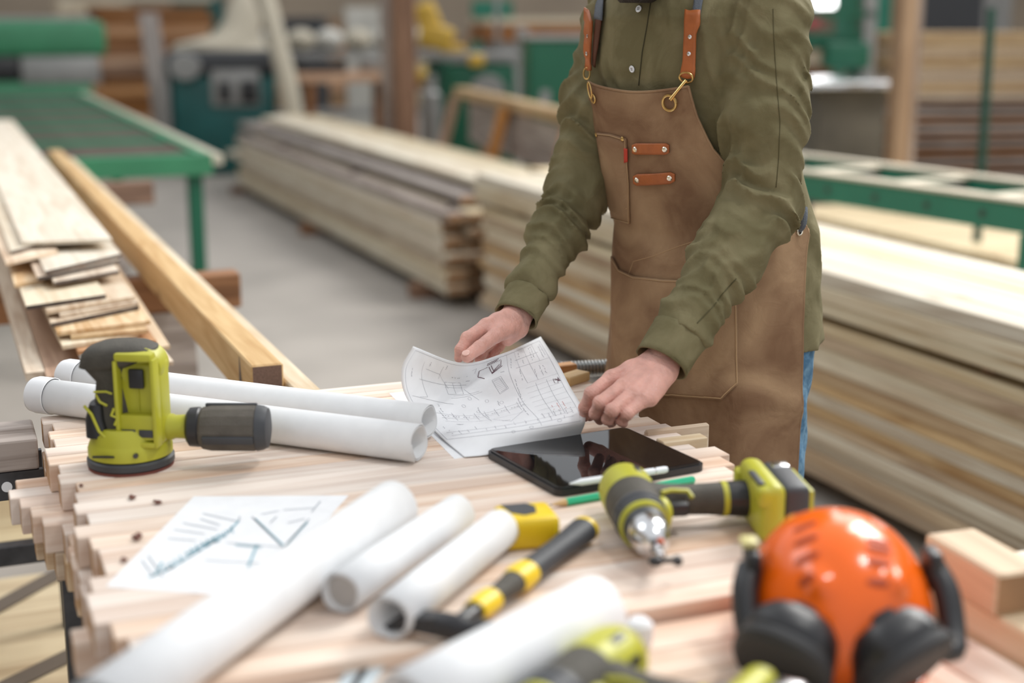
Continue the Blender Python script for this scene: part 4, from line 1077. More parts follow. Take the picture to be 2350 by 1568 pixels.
HLm = hand_mesh(WL, EL, fl, tl, [(Q(1530, 862, 2.06), Q(1492, 915, 2.0), .013, .012)], sprL, .0255)
fr_ = [[Q(1116, 748, 2.24), Q(1073, 776, 2.206), Q(1057, 803, 2.196), Q(1053, 822, 2.194)],
       [Q(1132, 752, 2.262), Q(1093, 783, 2.246), Q(1079, 808, 2.232), Q(1077, 824, 2.218)],
       [Q(1150, 758, 2.28), Q(1119, 791, 2.27), Q(1105, 812, 2.252), Q(1099, 826, 2.238)],
       [Q(1166, 766, 2.295), Q(1144, 796, 2.29), Q(1131, 815, 2.272), Q(1123, 828, 2.257)]]
tr = [Q(1170, 752, 2.258), Q(1138, 769, 2.218), Q(1101, 797, 2.180), Q(1071, 819, 2.160)]
sprR = (fr_[3][0]-fr_[0][0]).normalized()
HRm = hand_mesh(WR, ER, fr_, tr, [(Q(1192, 758, 2.285), Q(1165, 778, 2.262), .013, .012)], sprR, .0235)
body = wchild('body', np_mesh('body', [(vb1, qb1), HLm, HRm]), M_SKIN, pr)
def nail(tip, dip, out, r, w=.0062):
    d = (tip-dip).normalized(); o_ = (out-d*out.dot(d)).normalized(); s_ = d.cross(o_)
    R_ = Matrix((s_, d, o_)).transposed().to_4x4()
    MB().ell(tuple(tip+o_*(r-.0007)+d*.001), (w, .0072, .0018), 18, R_).build('fingernail', M_NAIL, body)
nail(fl[2][3], fl[2][2], (CAM0-fl[2][3]).normalized()+C(-.6, 0, 0), .0074, .005)
nail(tr[3], tr[2], (CAM0-tr[3]).normalized()*.8+Vector((0, 0, .6))+C(-.35, 0, 0), .0094)
# hair, beard, brows
def hair_sd(X, Y, Z):
    def e(c, r): return ell_sd(X, Y, Z, c, r, RM)
    a = e(H(-.018, 0, .036), (.104, .085, .094)); cutf = (X-HC.x)*HF.x+(Y-HC.y)*HF.y+(Z-HC.z)*HF.z; cu = (X-HC.x)*HU.x+(Y-HC.y)*HU.y+(Z-HC.z)*HU.z
    a = a+.0016*np.sin(160*X+60*Z)*np.sin(140*Y)
    return np.maximum(a, np.minimum(cutf-.0, .062-cu)-.0)
def hair2(X, Y, Z):
    a = hair_sd(X, Y, Z); cu = (X-HC.x)*HU.x+(Y-HC.y)*HU.y+(Z-HC.z)*HU.z
    return np.maximum(a, -.045-cu)
hb = [np.array(HC)-.15, np.array(HC)+.15]
v_, q_ = surfnet(hair2, hb[0], hb[1], .004); wchild('hair', np_mesh('hair', [(v_, q_)]), M_HAIR, pr)
def beard_sd(X, Y, Z):
    def e(c, r): return ell_sd(X, Y, Z, c, r, RM)
    a = e(H(.034, 0, -.072), (.066, .064, .052)); a = smin(a, e(H(.060, 0, -.108), (.036, .036, .030)), .02)
    cu = (X-HC.x)*HU.x+(Y-HC.y)*HU.y+(Z-HC.z)*HU.z
    a = a+.0015*np.sin(200*X+90*Z)*np.sin(170*Y+20)
    a = np.maximum(a, cu+.046)
    return np.maximum(a, -(e(H(.105, 0, -.060), (.020, .026, .008))))
v_, q_ = surfnet(beard_sd, hb[0], hb[1], .004); wchild('beard', np_mesh('beard', [(v_, q_)]), M_BEARD, pr)
for s_ in (-1, 1):
    MB().ell(tuple(H(.079, s_*.031, .012)), (.0088, .0088, .0088), 14).build('eye', M_STYL, body)
    MB().ell(tuple(H(.0852, s_*.031, .0095)), (.0040, .0040, .0040), 12).build('iris', mat('dark_iris', (.05, .03, .02), .2), body)
    MB().tube([H(.098, s_*.014, .030), H(.099, s_*.032, .035), H(.088, s_*.052, .031)], [.003, .004, .002], 8).build('eyebrow', M_HAIR, body)
M_ENDB = mat('sawn_end', srgb(120, 96, 84), .8, var=.25, vscale=300)

# ================================================================== THIN BOARDS FANNED OUT ON THE LEFT
def fan_board(pl_, pr_, z, L, th, m, label, dark=False, rot=0, name='planed_board', group=None):
    a, b = P(*pl_, z), P(*pr_, z); d = b-a; w = d.length
    dirv = Vector((-sin(rot), cos(rot), 0)); o = (a+b)/2
    # local frame: X along the board
    ang = math.atan2(dirv.y, dirv.x); R = Matrix.Rotation(-ang, 3, 'Z')
    la, lb = R @ (a-o), R @ (b-o)
    c = dirv*L; far = [Vector((L, lb.y, 0)), Vector((L, la.y, 0))]
    near = [Vector((la.x, la.y, 0)), Vector((lb.x, lb.y, 0))]
    poly = [(near[0].x, near[0].y), (near[1].x, near[1].y), (far[0].x, far[0].y), (far[1].x, far[1].y)]
    ob = MB().prism(poly, -th, 0).build(name, m, None, o, (0, 0, ang), smooth=False)
    tag(ob, label, 'board', group)
    if dark:
        e = MB(); n_ = (near[1]-near[0]); 
        p0, p1 = near[0], near[1]
        e.loft([[(p0.x-.0006, p0.y, -th), (p0.x-.0006, p0.y, 0), (p0.x+.001, p0.y, 0), (p0.x+.001, p0.y, -th)], [(p1.x-.0006, p1.y, -th), (p1.x-.0006, p1.y, 0), (p1.x+.001, p1.y, 0), (p1.x+.001, p1.y, -th)]])
        eo = e.build('weathered_end', M_EDGE, ob, smooth=False); eo['label'] = 'dark weathered sawn end'
    return ob
FB = [((51, 556), (257, 548), 4.3, M_PALE, 0, 'widest pale board on top of the fanned board pile, reaching to the left frame edge'),
      ((25, 577), (102, 557), 3.0, M_PALE, 1, 'pale board with a dark end just under the left corner of the topmost board'),
      ((13, 603), (132, 575), 2.6, M_VENEER, 0, 'pale board poking out left below the two top boards of the fanned pile'),
      ((104, 623), (278, 583), 2.4, M_PALE, 1, 'board with black end below the topmost board, first of a tight pair'),
      ((86, 637), (274, 596), 2.6, M_VENEER, 1, 'board with black end, lower one of the tight pair in the fanned pile'),
      ((124, 648), (273, 621), 2.2, M_VENEER, 1, 'splintered board with ragged dark end under the tight pair'),
      ((33, 653), (100, 641), 2.2, M_VENEER, 0, 'brown ended board at the left edge of the fanned pile above the knotty board'),
      ((60, 703), (243, 676), 2.3, M_PALE, 1, 'pale board with a wide black end in the middle of the fanned pile'),
      ((107, 714), (310, 680), 2.2, M_VENEER, 0, 'tan board sticking out right from under the wide black ended one'),
      ((137, 722), (318, 692), 2.2, M_VENEER, 0, 'narrow visible board with tan end directly above the slanted black end'),
      ((116, 743), (319, 702), 2.0, M_VENEER, 1, 'board with slanted black end, lowest black end of the fanned pile'),
      ((131, 763), (345, 736), 2.0, M_VENEER, 0, 'rough tan board with fuzzy sawn end below the lowest black end'),
      ((163, 772), (339, 757), 2.0, M_BEAM, 0, 'honey board mostly hidden below the rough tan board'),
      ((143, 794), (319, 767), 1.9, M_PALE, 0, 'pale striped board just above the orange brown one'),
      ((179, 807), (359, 781), 1.9, M_ORANGE, 0, 'orange brown board near the bottom of the fanned pile'),
      ((215, 822), (390, 793), 1.8, M_BEAM, 0, 'honey coloured board reaching furthest right in the fanned pile'),
      ((225, 852), (398, 829), 1.9, M_VENEER, 0, 'lowest board of the fanned pile right behind the sander grip')]
rf = random.Random(11)
for i, (a, b, L, m, dk_, lab) in enumerate(FB):
    fan_board(a, b, .990-i*.0088, L, .0078, m, lab, bool(dk_), rot=radians(rf.uniform(-1.2, 1.2)))
fan_board((59, 857), (104, 852), .836, 1.8, .016, M_VENEER, 'narrow plank with a crack hanging low at the left of the fanned pile', False)
fan_board((107, 866), (200, 858), .836, 1.8, .016, M_ORANGE, 'reddish brown plank running under the fanned pile to the paper rolls', False)
# big beam and its neighbour
board('beam', (.512, 4.66, .862), 4.48, .058, .082, M_BEAM, rz=pi/2, bev=.003, end=M_ENDB, label='long squared honey coloured beam running from the bench into the distance', cat='beam')
board('beam', (.567, 4.60, .845), 4.52, .045, .048, M_PALE, rz=pi/2, bev=.003, label='thin lath on the right side of the long honey coloured beam', cat='beam')
board('wooden_wedge', P(563, 850, .865), .07, .018, .05, mat('old_grey_wood', srgb(104, 96, 92), .8, var=.3, vscale=60), rz=radians(75), ry=.3, label='small grey weathered wedge at the near end of the long beam', cat='wedge')
# trestles
for (yy, x0, x1, lab) in ((3.86, -.62, .745, 'near trestle below the fanned boards and the long beam'), (6.2, -.5, .85, 'far trestle below the fanned boards next to the green roller table')):
    tr_ = empty('trestle', ((x0+x1)/2, yy, 0), 0, lab, 'trestle'); hw = (x1-x0)/2
    MB().box((0, 0, .772), (2*hw, .085, .095), .006).build('cross_beam', M_BROWN, tr_, smooth=False)
    for sx in (-hw+.18, hw-.19):
        for sy in (-1, 1):
            MB().loft([[(sx-.055, sy*.22-.02, 0), (sx+.055, sy*.22-.02, 0), (sx+.055, sy*.22+.02, 0), (sx-.055, sy*.22+.02, 0)], [(sx-.055, sy*.03-.02, .724), (sx+.055, sy*.03-.02, .724), (sx+.055, sy*.03+.02, .724), (sx-.055, sy*.03+.02, .724)]]).build('leg', M_GREYW if sx > 0 else M_BROWN, tr_, smooth=False)
# left side stand and lower shelves
q = P(60, 985, .867)
s_ = empty('steel_stand', (-.28, 2.285, 0), 0, 'black steel stand topped by a weathered beam left of the bench corner', 'stand')
MB().box((0, 0, .842), (.78, .12, .05), .004).build('top_beam', M_GREYW, s_, smooth=False)
f_ = MB().box((0, -.055, .795), (.80, .012, .044)).box((0, .05, .795), (.80, .012, .044))
f_.build('angle_rail', M_STEELD, s_, smooth=False)
for sx in (-.3, -.08, .14, .34): MB().lathe([(.0, -.0635), (.008, -.0635), (.008, -.060), (0, -.060)], 'y', c=(sx, 0, .795), n=16).build('bolt_hole', M_PAPER, s_)
for sx in (-.37, .0): MB().box((sx, 0, .386), (.045, .09, .772)).build('leg', M_STEELD, s_, smooth=False)
board('plywood_sheet', (-.25, 3.045, .478), 1.05, .42, .024, M_PLY, label='pale plywood shelf under the left edge of the bench, upper one', cat='plywood')
board('steel_bar', (-.25, 2.815, .470), 1.05, .035, .04, M_STEELD, label='dark steel bar along the front edge of the upper plywood shelf', cat='steel bar', bev=.001)
for sx in (-.72, .20):
    for sy in (2.815, 3.20): tag(MB().box((sx, sy, .2245), (.035, .035, .449)).build('shelf_post', M_STEELD, smooth=False), 'dark steel post carrying the plywood shelf left of the bench', 'post', 'posts of the plywood shelf')
board('chipboard_sheet', (.05, 3.07, .128), 1.7, .96, .022, M_PLY, label='yellowish lower board in shadow below the bench', cat='board')
board('batten', (.05, 3.07, .0585), 1.0, .2, .117, M_BROWN, label='brown packing block carrying the yellowish lower board', cat='block')
for (a, b, lab) in (((-30, 1405), (160, 1300), 'grey bar standing in for a shadow stripe on the yellowish lower board, upper one'), ((-20, 1590), (330, 1420), 'grey bar standing in for a shadow stripe on the yellowish lower board, lower one')):
    a, b = P(*a, .145), P(*b, .145); d = b-a; c = (a+b)/2
    board('shadow_stripe', (c.x, c.y, .143), d.length, .05, .008, mat('shadow_stripe_grey', srgb(104, 94, 84), .8), rz=math.atan2(d.y, d.x), label=lab, cat='shadow_stripe')  # thin grey bars stand in for shadow stripes falling on the lower board

# ================================================================== LUMBER PILES
rp_ = random.Random(21)
def pile_board(x, y0, y1, z, w, t, m, label, group, name='lumber_board'):
    return board(name, (x, (y0+y1)/2, z), y1-y0, w, t, m, rz=pi/2+radians(rp_.uniform(-.03, .03)), bev=.002, end=M_ENDD, label=label, cat='lumber board', group=group)
# pile 2: the long near one on the right
X0 = 2.50; nc = 5; w = .112
for (xb, yb) in ((2.78, 1.9), (2.78, 4.0), (2.78, 6.2)):
    board('bearer', (xb, yb, .04), .70, .10, .08, M_BROWN, label='brown bearer on the floor under the long lumber pile behind the worker', cat='bearer', group='bearers of the long pile')
z = .082; lay = 0
while z < .55:
    t = .0385
    for c_ in range(nc):
        if c_ == 2 or c_ == 3: continue
        dx = rp_.uniform(-.012, .012) if c_ == 0 else 0
        pile_board(X0+w/2+c_*w+dx, 1.45+rp_.uniform(0, .1), 6.62+rp_.uniform(-.10, .06), z+t/2, w-.003, t-.0015, M_PILEB if rp_.random() < .7 else M_PILE, '%s board of the long lumber pile behind the worker, %s layer from the floor' % ('outer tan' if c_ == 0 else 'second row' if c_ == 1 else 'rear side', ORD[lay]), 'lower boards of the long pile')
    z += t; lay += 1
zt = z
for yb in (1.7, 2.9, 4.1, 5.3, 6.4):
    board('sticker_lath', (2.78, yb, zt+.014), .52, .04, .028, M_BROWN, label='thin brown spacer lath in the dark gap of the long lumber pile', cat='lath', group='spacer laths of the long pile')
z = zt+.0285
for k_ in range(3):
    t = .045
    for c_ in range(nc):
        if k_ < 2 and c_ in (2, 3): continue
        top_ = k_ == 2
        pile_board(X0-.03+w/2+c_*w+(rp_.uniform(-.01, .01) if c_ == 0 else 0), 1.45+rp_.uniform(0, .1), (6.6 if c_ < 3 else 6.75)+rp_.uniform(-.12, .1), z+t/2+(rp_.uniform(0, .008) if top_ else 0), w-.004, t-.001, M_PILE,
                   'bright pale board on top of the long lumber pile, %s from the near side' % ORD[c_] if top_ else 'pale board %s below the top layer of the long lumber pile, %s row' % ('right' if k_ else 'two layers', ORD[c_]), 'top boards of the long pile' if top_ else 'upper boards of the long pile')
    z += t
# pile 1: the farther one
for (xb, yb) in ((2.85, 7.3), (2.85, 9.8), (2.85, 12.3)):
    board('bearer', (xb, yb, .04), 1.0, .10, .08, M_BROWN, label='brown bearer on the floor under the far lumber pile', cat='bearer', group='bearers of the far pile')
z = .082
for k_ in range(10):
    t = .043
    for c_ in range(6):
        if 1 < c_ < 5 and k_ < 8 and False: continue
        pile_board(2.42+.06+c_*.122+rp_.uniform(-.008, .008), 6.86+rp_.uniform(0, .14), 12.9+rp_.uniform(-.7, .35)-k_*.03, z+t/2, .118, t-.002, M_PILE if rp_.random() < .6 else (M_GREYW if rp_.random() < .35 else (M_PALE if rp_.random() < .5 else M_PILEB)),
                   'sawn board of the far lumber pile, %s layer up, %s from the aisle side' % (ORD[k_], ORD[c_]), 'boards of the far pile')
    z += t
for yb in (7.1, 9.0, 11.0, 12.6):
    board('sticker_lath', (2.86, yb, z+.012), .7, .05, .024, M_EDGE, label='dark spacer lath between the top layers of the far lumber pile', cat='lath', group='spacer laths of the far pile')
z += .025
for c_ in range(5): pile_board(2.56+.06+c_*.122, 7.0+rp_.uniform(0, .2), 12.9+rp_.uniform(-.3, .2), z+.02, .118, .04, M_GREYW if c_ < 2 else M_PILE, 'grey loose board above the spacers of the far lumber pile, %s from the aisle side' % ORD[c_], 'loose grey layer of the far pile')
z += .042
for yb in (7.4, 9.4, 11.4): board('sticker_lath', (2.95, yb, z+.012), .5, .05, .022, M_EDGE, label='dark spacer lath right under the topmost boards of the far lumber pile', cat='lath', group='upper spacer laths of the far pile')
z += .024
for c_ in range(4): pile_board(2.70+.06+c_*.13, 7.05+rp_.uniform(0, .2), 12.7+rp_.uniform(-.3, .4), z+.022, .124, .04, M_PILE, 'topmost pale board of the far lumber pile, %s from the aisle side' % ORD[c_], 'topmost boards of the far pile')
board('sill_plank', (2.30, 4.0, .03), 4.2, .16, .05, M_PILEB, rz=pi/2, label='brown plank lying on the floor along the foot of the long lumber pile', cat='plank')

# ================================================================== ROLLER TABLES
rt = empty('roller_table', (-.23, 10.3, 0), 0, 'large green roller table with grey rollers at the left', 'roller table')
for x in (-1.45, 1.45): MB().box((x, 0, .80), (.06, 6.6, .10), .004).build('side_rail', M_GRN, rt, smooth=False)
MB().box((1.515, 0, .815), (.06, 6.5, .05), .004).build('guide_strip', M_CREAM, rt, smooth=False)
MB().box((0, -3.3, .80), (2.96, .05, .10), .004).build('end_rail', M_GRN, rt, smooth=False)
rl0 = None
for i in range(34):
    if rl0 is None:
        rl0 = MB().lathe([(.03, -1.41), (.042, -1.41), (.042, 1.41), (.03, 1.41)], 'x', n=16).build('roller', M_GRN, rt, (0, -3.12, .80)); rlB = rl0
    else:
        o = rl0.copy(); COL.objects.link(o); o.parent = rt; o.location = (0, -3.12+i*.19, .80)
M_ROLG = mat('roller_brown', srgb(98, 86, 80), .75, .0, var=.3, vscale=3, spec=.1)
M_ROLN = mat('roller_green', srgb(44, 104, 78), .7, .0, var=.25, vscale=3, spec=.15)
rolls_ = sorted([o for o in rt.children if o.name.startswith('roller')], key=lambda o: o.location.y)
dB = rl0.data.copy(); dB.materials[0] = M_ROLG; dN = rl0.data; dN.materials[0] = M_ROLN
for i, o in enumerate(rolls_): o.data = dB if i in (1, 2, 3, 6, 7, 9, 10, 13, 14, 17, 18, 19, 23, 24, 28, 29, 32) else dN
for x in (-1.42, 1.40):
    for y in (-3.25, 0, 3.1): MB().box((x, y, .375), (.07, .07, .75), .004).build('leg', M_DGRN, rt, smooth=False)
MB().box((.55, -2.1, .375), (.07, .07, .75), .004).build('leg', M_DGRN, rt, smooth=False)
# right conveyor
cv = empty('roller_conveyor', (3.64, 4.69, 0), radians(7.9), 'green roller conveyor with pale edges behind the long lumber pile', 'conveyor')
CL = 3.55; c0 = .70
for x, nm in ((0, 'near'), (.50, 'far')):
    MB().box((x, c0, .775), (.05, CL, .11), .004).build('side_rail', M_GRND, cv, smooth=False)
    MB().box((x, c0, .838), (.075, CL, .014), .002).build('rail_cap', M_CREAM, cv, smooth=False)
for i in range(12): MB().lathe([(0, -.029), (.014, -.029), (.014, -.024), (0, -.024)], 'x', c=(0, -.95+i*.285, .775), n=12).build('bolt', M_STEELD, cv)
for i in range(7):
    y = -.85+i*.52
    MB().box((.25, y, .826), (.45, .075, .012), .003).build('carrier_plate', M_CREAM, cv, smooth=False)
    MB().lathe([(.03, .03), (.038, .03), (.038, .47), (.03, .47)], 'x', c=(0, y, .766), n=16).build('roller', M_STEELD, cv)
for y in (-.62, 1.25, 2.3):
    for x in (0, .5): MB().box((x, y, .36), (.09, .09, .72), .004).build('leg', M_GRND if x == 0 else M_STEELD, cv, smooth=False)

# ================================================================== BACKGROUND
def base(px, py, D): v = Q(px, py, D); return v
def wid(n, D): return n*D/FPX
# planer on the roller table
v = Q(60, 115, 13.9); pm = empty('planer_machine', (v.x-.25, 14.6, 0), 0, 'green planing machine with rounded housing at the end of the roller table', 'machine')
MB().box((0, 0, 1.30), (1.9, .9, .34), .08, seg=4).build('housing', M_GRN, pm)
MB().box((0, 0, 1.485), (1.7, .75, .04), .01).build('top_plate', M_GREY, pm)
MB().box((.52, -.02, 1.02), (.72, .8, .26), .03).build('feed_box', M_GREY, pm)
MB().box((-.35, -.02, 1.04), (1.0, .8, .2), .01).build('feed_slot', M_DARK, pm)
MB().box((0, 0, .46), (1.6, .8, .92), .03).build('pedestal', M_GRN, pm)
MB().lathe([(.09, 1.5), (.09, 1.75), (.05, 1.78)], n=20, c=(-.72, 0, 0)).build('hand_wheel_post', M_GRN, pm)
# brown plank stack and things leaning on it
v = Q(350, 120, 16.5)
r5 = random.Random(4)
for k_ in range(15):
    L = 1.25+r5.uniform(-.06, .06)
    board('stacked_plank', (v.x+r5.uniform(-.05, .05), v.y, .055+k_*.108), L, .7, .10, M_BROWN if k_ % 3 else M_ORANGE, label='rough brown plank in the stack beside the planing machine, %s from the floor' % ORD[k_], cat='plank', group='tall brown plank stack')
board('pale_board', (v.x+.15, v.y-.1, 1.70), 1.0, .5, .05, M_CREAM, label='pale board lying on top of the tall brown plank stack', cat='board')
a_ = Q(340, 30, 15.2); b_ = Q(385, 330, 14.9); b_.z = .02
def leaning(name, a, b, w, t, m, label, cat):
    d = a-b; o = MB().box((0, 0, 0), (d.length, w, t), .004).build(name, m, None, (a+b)/2, d.to_track_quat('X', 'Z').to_euler(), smooth=False); return tag(o, label, cat)
leaning('leaning_board', a_, b_, .2, .05, M_GREYW, 'grey board leaning against the tall brown plank stack', 'board')
# teal machine with sacks
v = Q(520, 230, 14.2); tm = empty('thicknesser_machine', (v.x, v.y, 0), -YAW+.1, 'dark teal machine with open panels behind the far lumber pile', 'machine')
MB().box((0, 0, .45), (.74, .6, .9), .03).build('cabinet', M_TEAL, tm)
MB().box((0, 0, 1.02), (.82, .66, .2), .05, seg=3).build('top_housing', M_DKG, tm)
MB().box((.10, -.31, .80), (.36, .03, .34), .01).build('front_panel', M_GREY, tm)
MB().box((.02, -.325, .76), (.09, .02, .18), .005).build('opening', M_DARK, tm)
MB().box((.20, -.325, .76), (.13, .02, .2), .005).build('opening', M_DARK, tm)
MB().lathe([(.02, -.36), (.11, -.36), (.12, -.34), (.11, -.32), (.02, -.32)], 'y', c=(-.26, 0, .98), n=24).build('hand_wheel', M_GREY, tm)
MB().box((-.42, 0, .62), (.05, .5, .9), .01).build('side_cover', M_GREY, tm)
tm.scale = (1.28, 1.28, 1.06)
sk_ = empty('dust_sack', (v.x, v.y, 1.188), 0, 'crumpled cream cloth sack lying on the dark teal machine', 'sack')
MB().loft([[(rx*cos(2*pi*k/20)*(1+.12*sin(3*2*pi*k/20+z*9))+ox, ry*sin(2*pi*k/20), z) for k in range(20)] for z, rx, ry, ox in ((0, .36, .2, -.02), (.06, .33, .2, -.04), (.14, .18, .16, .08), (.28, .14, .12, .14), (.50, .08, .08, .16), (.60, .02, .02, .16))]).build('cloth', M_CREAM, sk_); sk_.scale = (1.28, 1.2, 1.0)
a_ = Q(600, -40, 13.6); b_ = Q(672, 250, 13.3); c_ = Q(640, 110, 13.4)
tag(MB().tube([crs([a_, c_, b_, Vector((b_.x, b_.y, .06))], i/14) for i in range(15)], .09, 14).build('dust_hose', M_CREAM), 'thick cream dust hose hanging down beside the dark teal machine', 'hose')
# bench with clutter
v = Q(790, 170, 14.3)
wb = empty('work_table', (v.x, v.y, 0), 0, 'orange wooden table with clutter left of the brown pillar', 'table')
MB().box((0, 0, .93), (1.1, .7, .09), .01).build('tabletop', M_ORANGE, wb, smooth=False)
for sx in (-.42, .42):
    for sy in (-.28, .28): MB().box((sx, sy, .4425), (.08, .08, .885)).build('leg', M_BROWN, wb, smooth=False)
v2 = Vector((v.x, v.y, .976))
tag(MB().box(tuple(v2+Vector((-.25, 0, .05))), (.45, .4, .1), .01).build('tool_tray', M_DARK), 'black tray on the orange wooden table', 'tray')
tag(MB().lathe([(.14, 0), (.16, .05), (.15, .12), (.05, .13)], n=20, c=tuple(v2+Vector((.3, 0, 0)))).build('paint_bucket', M_GREY), 'low grey tub on the orange wooden table', 'tub')
v = Q(770, 55, 15.5); rk = empty('shelf_rack', (v.x, v.y, 0), 0, 'long rack with pale bundles in the back of the hall', 'rack')
for zz in (.5, 1.12): MB().box((0, 0, zz), (2.4, .6, .05)).build('shelf', M_GREY, rk, smooth=False)
for sx in (-1.15, 1.15): MB().box((sx, 0, .549), (.06, .58, 1.095)).build('upright', M_GRND, rk, smooth=False)
for i in range(7): tag(MB().ell((v.x-1.0+i*.31, v.y, 1.145+.12), (.145, .25, .12), 16).build('bundle', M_WHITEB if i % 2 else M_CREAM), 'pale bundle on the back rack, %s from the left' % ORD[i], 'bundle', 'pale bundles on the back rack')
# pillars
v = Q(928, 200, 11.9)
board('wooden_pillar', (v.x, v.y, 2.1), 4.2, .17, .17, M_BROWN, ry=pi/2, label='brown square wooden pillar left of the worker', cat='pillar', bev=.01)
v = Q(893, 200, 12.1)
board('wooden_pillar', (v.x, v.y, 2.1), 4.2, .09, .12, M_GREYW, ry=pi/2, label='greyish post standing directly left of the brown pillar', cat='post', bev=.01)
v = Q(2068, 200, 8.6)
board('wooden_pillar', (v.x, v.y, 2.1), 4.2, .11, .11, M_TAN, ry=pi/2, label='tan wooden pillar right of the worker', cat='pillar', bev=.01)
v = Q(2097, 200, 8.75)
board('wooden_pillar', (v.x, v.y, 2.1), 4.2, .035, .06, M_GREYW, ry=pi/2, label='narrow pale post on the right flank of the tan pillar', cat='post', bev=.01)
# green machines between the pillar and the worker
v = Q(1090, 190, 13.0); gm = empty('bandsaw_machine', (v.x, v.y, 0), -YAW, 'dark green machine with yellow covers right of the brown pillar', 'machine')
MB().box((.05, 0, .55), (.62, .5, 1.1), .05, seg=3).build('frame', M_DGRN, gm)
MB().box((.0, 0, 1.16), (1.1, .5, .07), .01).build('work_surface', M_GREY, gm)
MB().lathe([(.05, -.30), (.15, -.30), (.16, -.26), (.1, -.25)], 'y', c=(.12, 0, .85), n=24).build('motor', M_GREY, gm)
M_YELD = mat('dull_yellow', srgb(206, 168, 66), .5, var=.2, vscale=6)
MB().box((-.34, 0, 1.33), (.30, .26, .22), .05, Matrix.Rotation(.3, 4, 'Y'), seg=3).box((-.42, 0, 1.50), (.20, .22, .26), .05, Matrix.Rotation(-.4, 4, 'Y'), seg=3).box((-.2, 0, 1.22), (.22, .2, .08), .02).build('blade_cover', M_YELD, gm)
MB().box((.20, .1, 1.5), (.05, .05, .62), .01).box((.42, .0, 1.30), (.10, .2, .22), .02).build('guide_post', M_GREY, gm)
MB().lathe([(.03, -.32), (.09, -.32), (.10, -.29), (.03, -.28)], 'y', c=(.36, 0, .70), n=24).build('hand_wheel', M_STEELD, gm)
MB().box((.02, -.27, 1.13), (.14, .06, .10), .02).build('yellow_box', M_YELD, gm)
MB().ell((-.46, -.28, 1.0), (.055, .055, .07), 14).build('yellow_knob', M_YELD, gm)
v = Q(988, 200, 12.3); tag(MB().lathe([(.06, .30), (.085, .34), (.085, .86), (.05, .90), (.05, 1.02)], n=20, c=(v.x, v.y, 0)).lathe([(.13, 0), (.13, .03), (.03, .05), (.03, .31)], n=20, c=(v.x, v.y, 0)).build('filter_cylinder', M_GREY), 'pale grey cylinder on a stand right of the brown pillar', 'cylinder')
v = Q(1290, 150, 10.8); gc = empty('green_cabinet', (v.x, v.y, 0), -YAW+.1, 'dark green metal cabinet directly left of the worker', 'cabinet')
MB().box((0, 0, .67), (.56, .5, 1.34), .012).build('body', M_DGRN, gc, smooth=False)
MB().box((.0, 0, 1.355), (.6, .54, .03), .005).build('top', M_GREY, gc, smooth=False)
MB().box((.0, -.256, .68), (.50, .012, 1.2), .004).build('door', M_DGRN, gc, smooth=False)
MB().box((-.16, -.268, .93), (.07, .01, .10), .003).build('lock_plate', M_GREY, gc, smooth=False)
v = Q(1280, 30, 15.5); board('plank_shelf', (v.x, v.y, 1.46), 1.8, .5, .06, M_PILE, label='pale plank shelf in the back above the green cabinet', cat='shelf'); board('plank_shelf', (v.x, v.y, 1.345), 1.8, .5, .17, M_BROWN, label='brown plank just under the pale plank shelf in the back', cat='plank')
board('shelf_trestle', (v.x, v.y, .63), 1.6, .4, 1.258, M_GREY, label='grey block carrying the plank shelf in the back', cat='block')
# pale trestle frame
a_ = P(1058, 195, .98); b_ = P(1345, 282, .92); d = b_-a_; a_.z = b_.z = 0; d.z = 0
tf = empty('trestle', a_, math.atan2(d.y, d.x), 'pale wooden trestle frame between the green cabinet and the lumber piles', 'trestle'); Lf = d.length
MB().box((Lf/2, 0, .93), (Lf, .12, .07), .005).build('top_rail', M_PILEB, tf, smooth=False)
MB().box((Lf/2+.1, .0, .72), (Lf-.5, .03, .30), .004).build('side_board', M_GREYW, tf, smooth=False)
for lx in (.08, Lf*.5, Lf-.1):
    for sy in (-1, 1): MB().loft([[(lx-.05, sy*.3-.03, 0), (lx+.05, sy*.3-.03, 0), (lx+.05, sy*.3+.03, 0), (lx-.05, sy*.3+.03, 0)], [(lx-.05, sy*.06-.03, .9), (lx+.05, sy*.06-.03, .9), (lx+.05, sy*.06+.03, .9), (lx-.05, sy*.06+.03, .9)]]).build('leg', M_ORANGE, tf, smooth=False)
v = Q(1140, 330, 9.4); board('timber_offcut', (v.x, v.y, .25), .35, .3, .5, M_ORANGE, label='orange timber block on the floor below the pale trestle frame', cat='block')
# right background
v = Q(1935, 180, 9.6); rt_ = empty('saw_table', (v.x, v.y, 0), -YAW, 'machine with a shiny steel table right behind the worker', 'machine')
MB().box((-.02, 0, 1.08), (.62, .9, .04), .006).build('steel_table', mat('polished_steel', (.8, .82, .84), .22, 1.0), rt_, smooth=False)
MB().box((0, 0, .53), (.44, .6, 1.05), .02).build('cabinet', mat('brown_grey_metal', srgb(96, 90, 78), .6, var=.3, vscale=4), rt_)
MB().box((.20, .62, 1.38), (.07, .07, .9)).box((-.25, .62, 1.38), (.07, .07, .9)).box((0, .62, 1.34), (.6, .09, .10)).box((.08, .60, 1.52), (.5, .08, .05)).build('back_frame', M_DGRN, rt_, smooth=False)
MB().box((.12, .5, 1.24), (.3, .25, .18), .03).build('motor_block', M_DGRN, rt_)
MB().box((-.12, .52, 1.46), (.12, .1, .06), .01).build('red_switch', mat('switch_red', srgb(150, 60, 60), .5), rt_)
MB().box((.30, .62, .7), (.09, .12, 1.9), .004).build('grey_column', M_GREY, rt_, smooth=False)
MB().box((.02, .62, .5), (.5, .1, 1.0), .004).build('rear_panel', M_GREY, rt_, smooth=False)
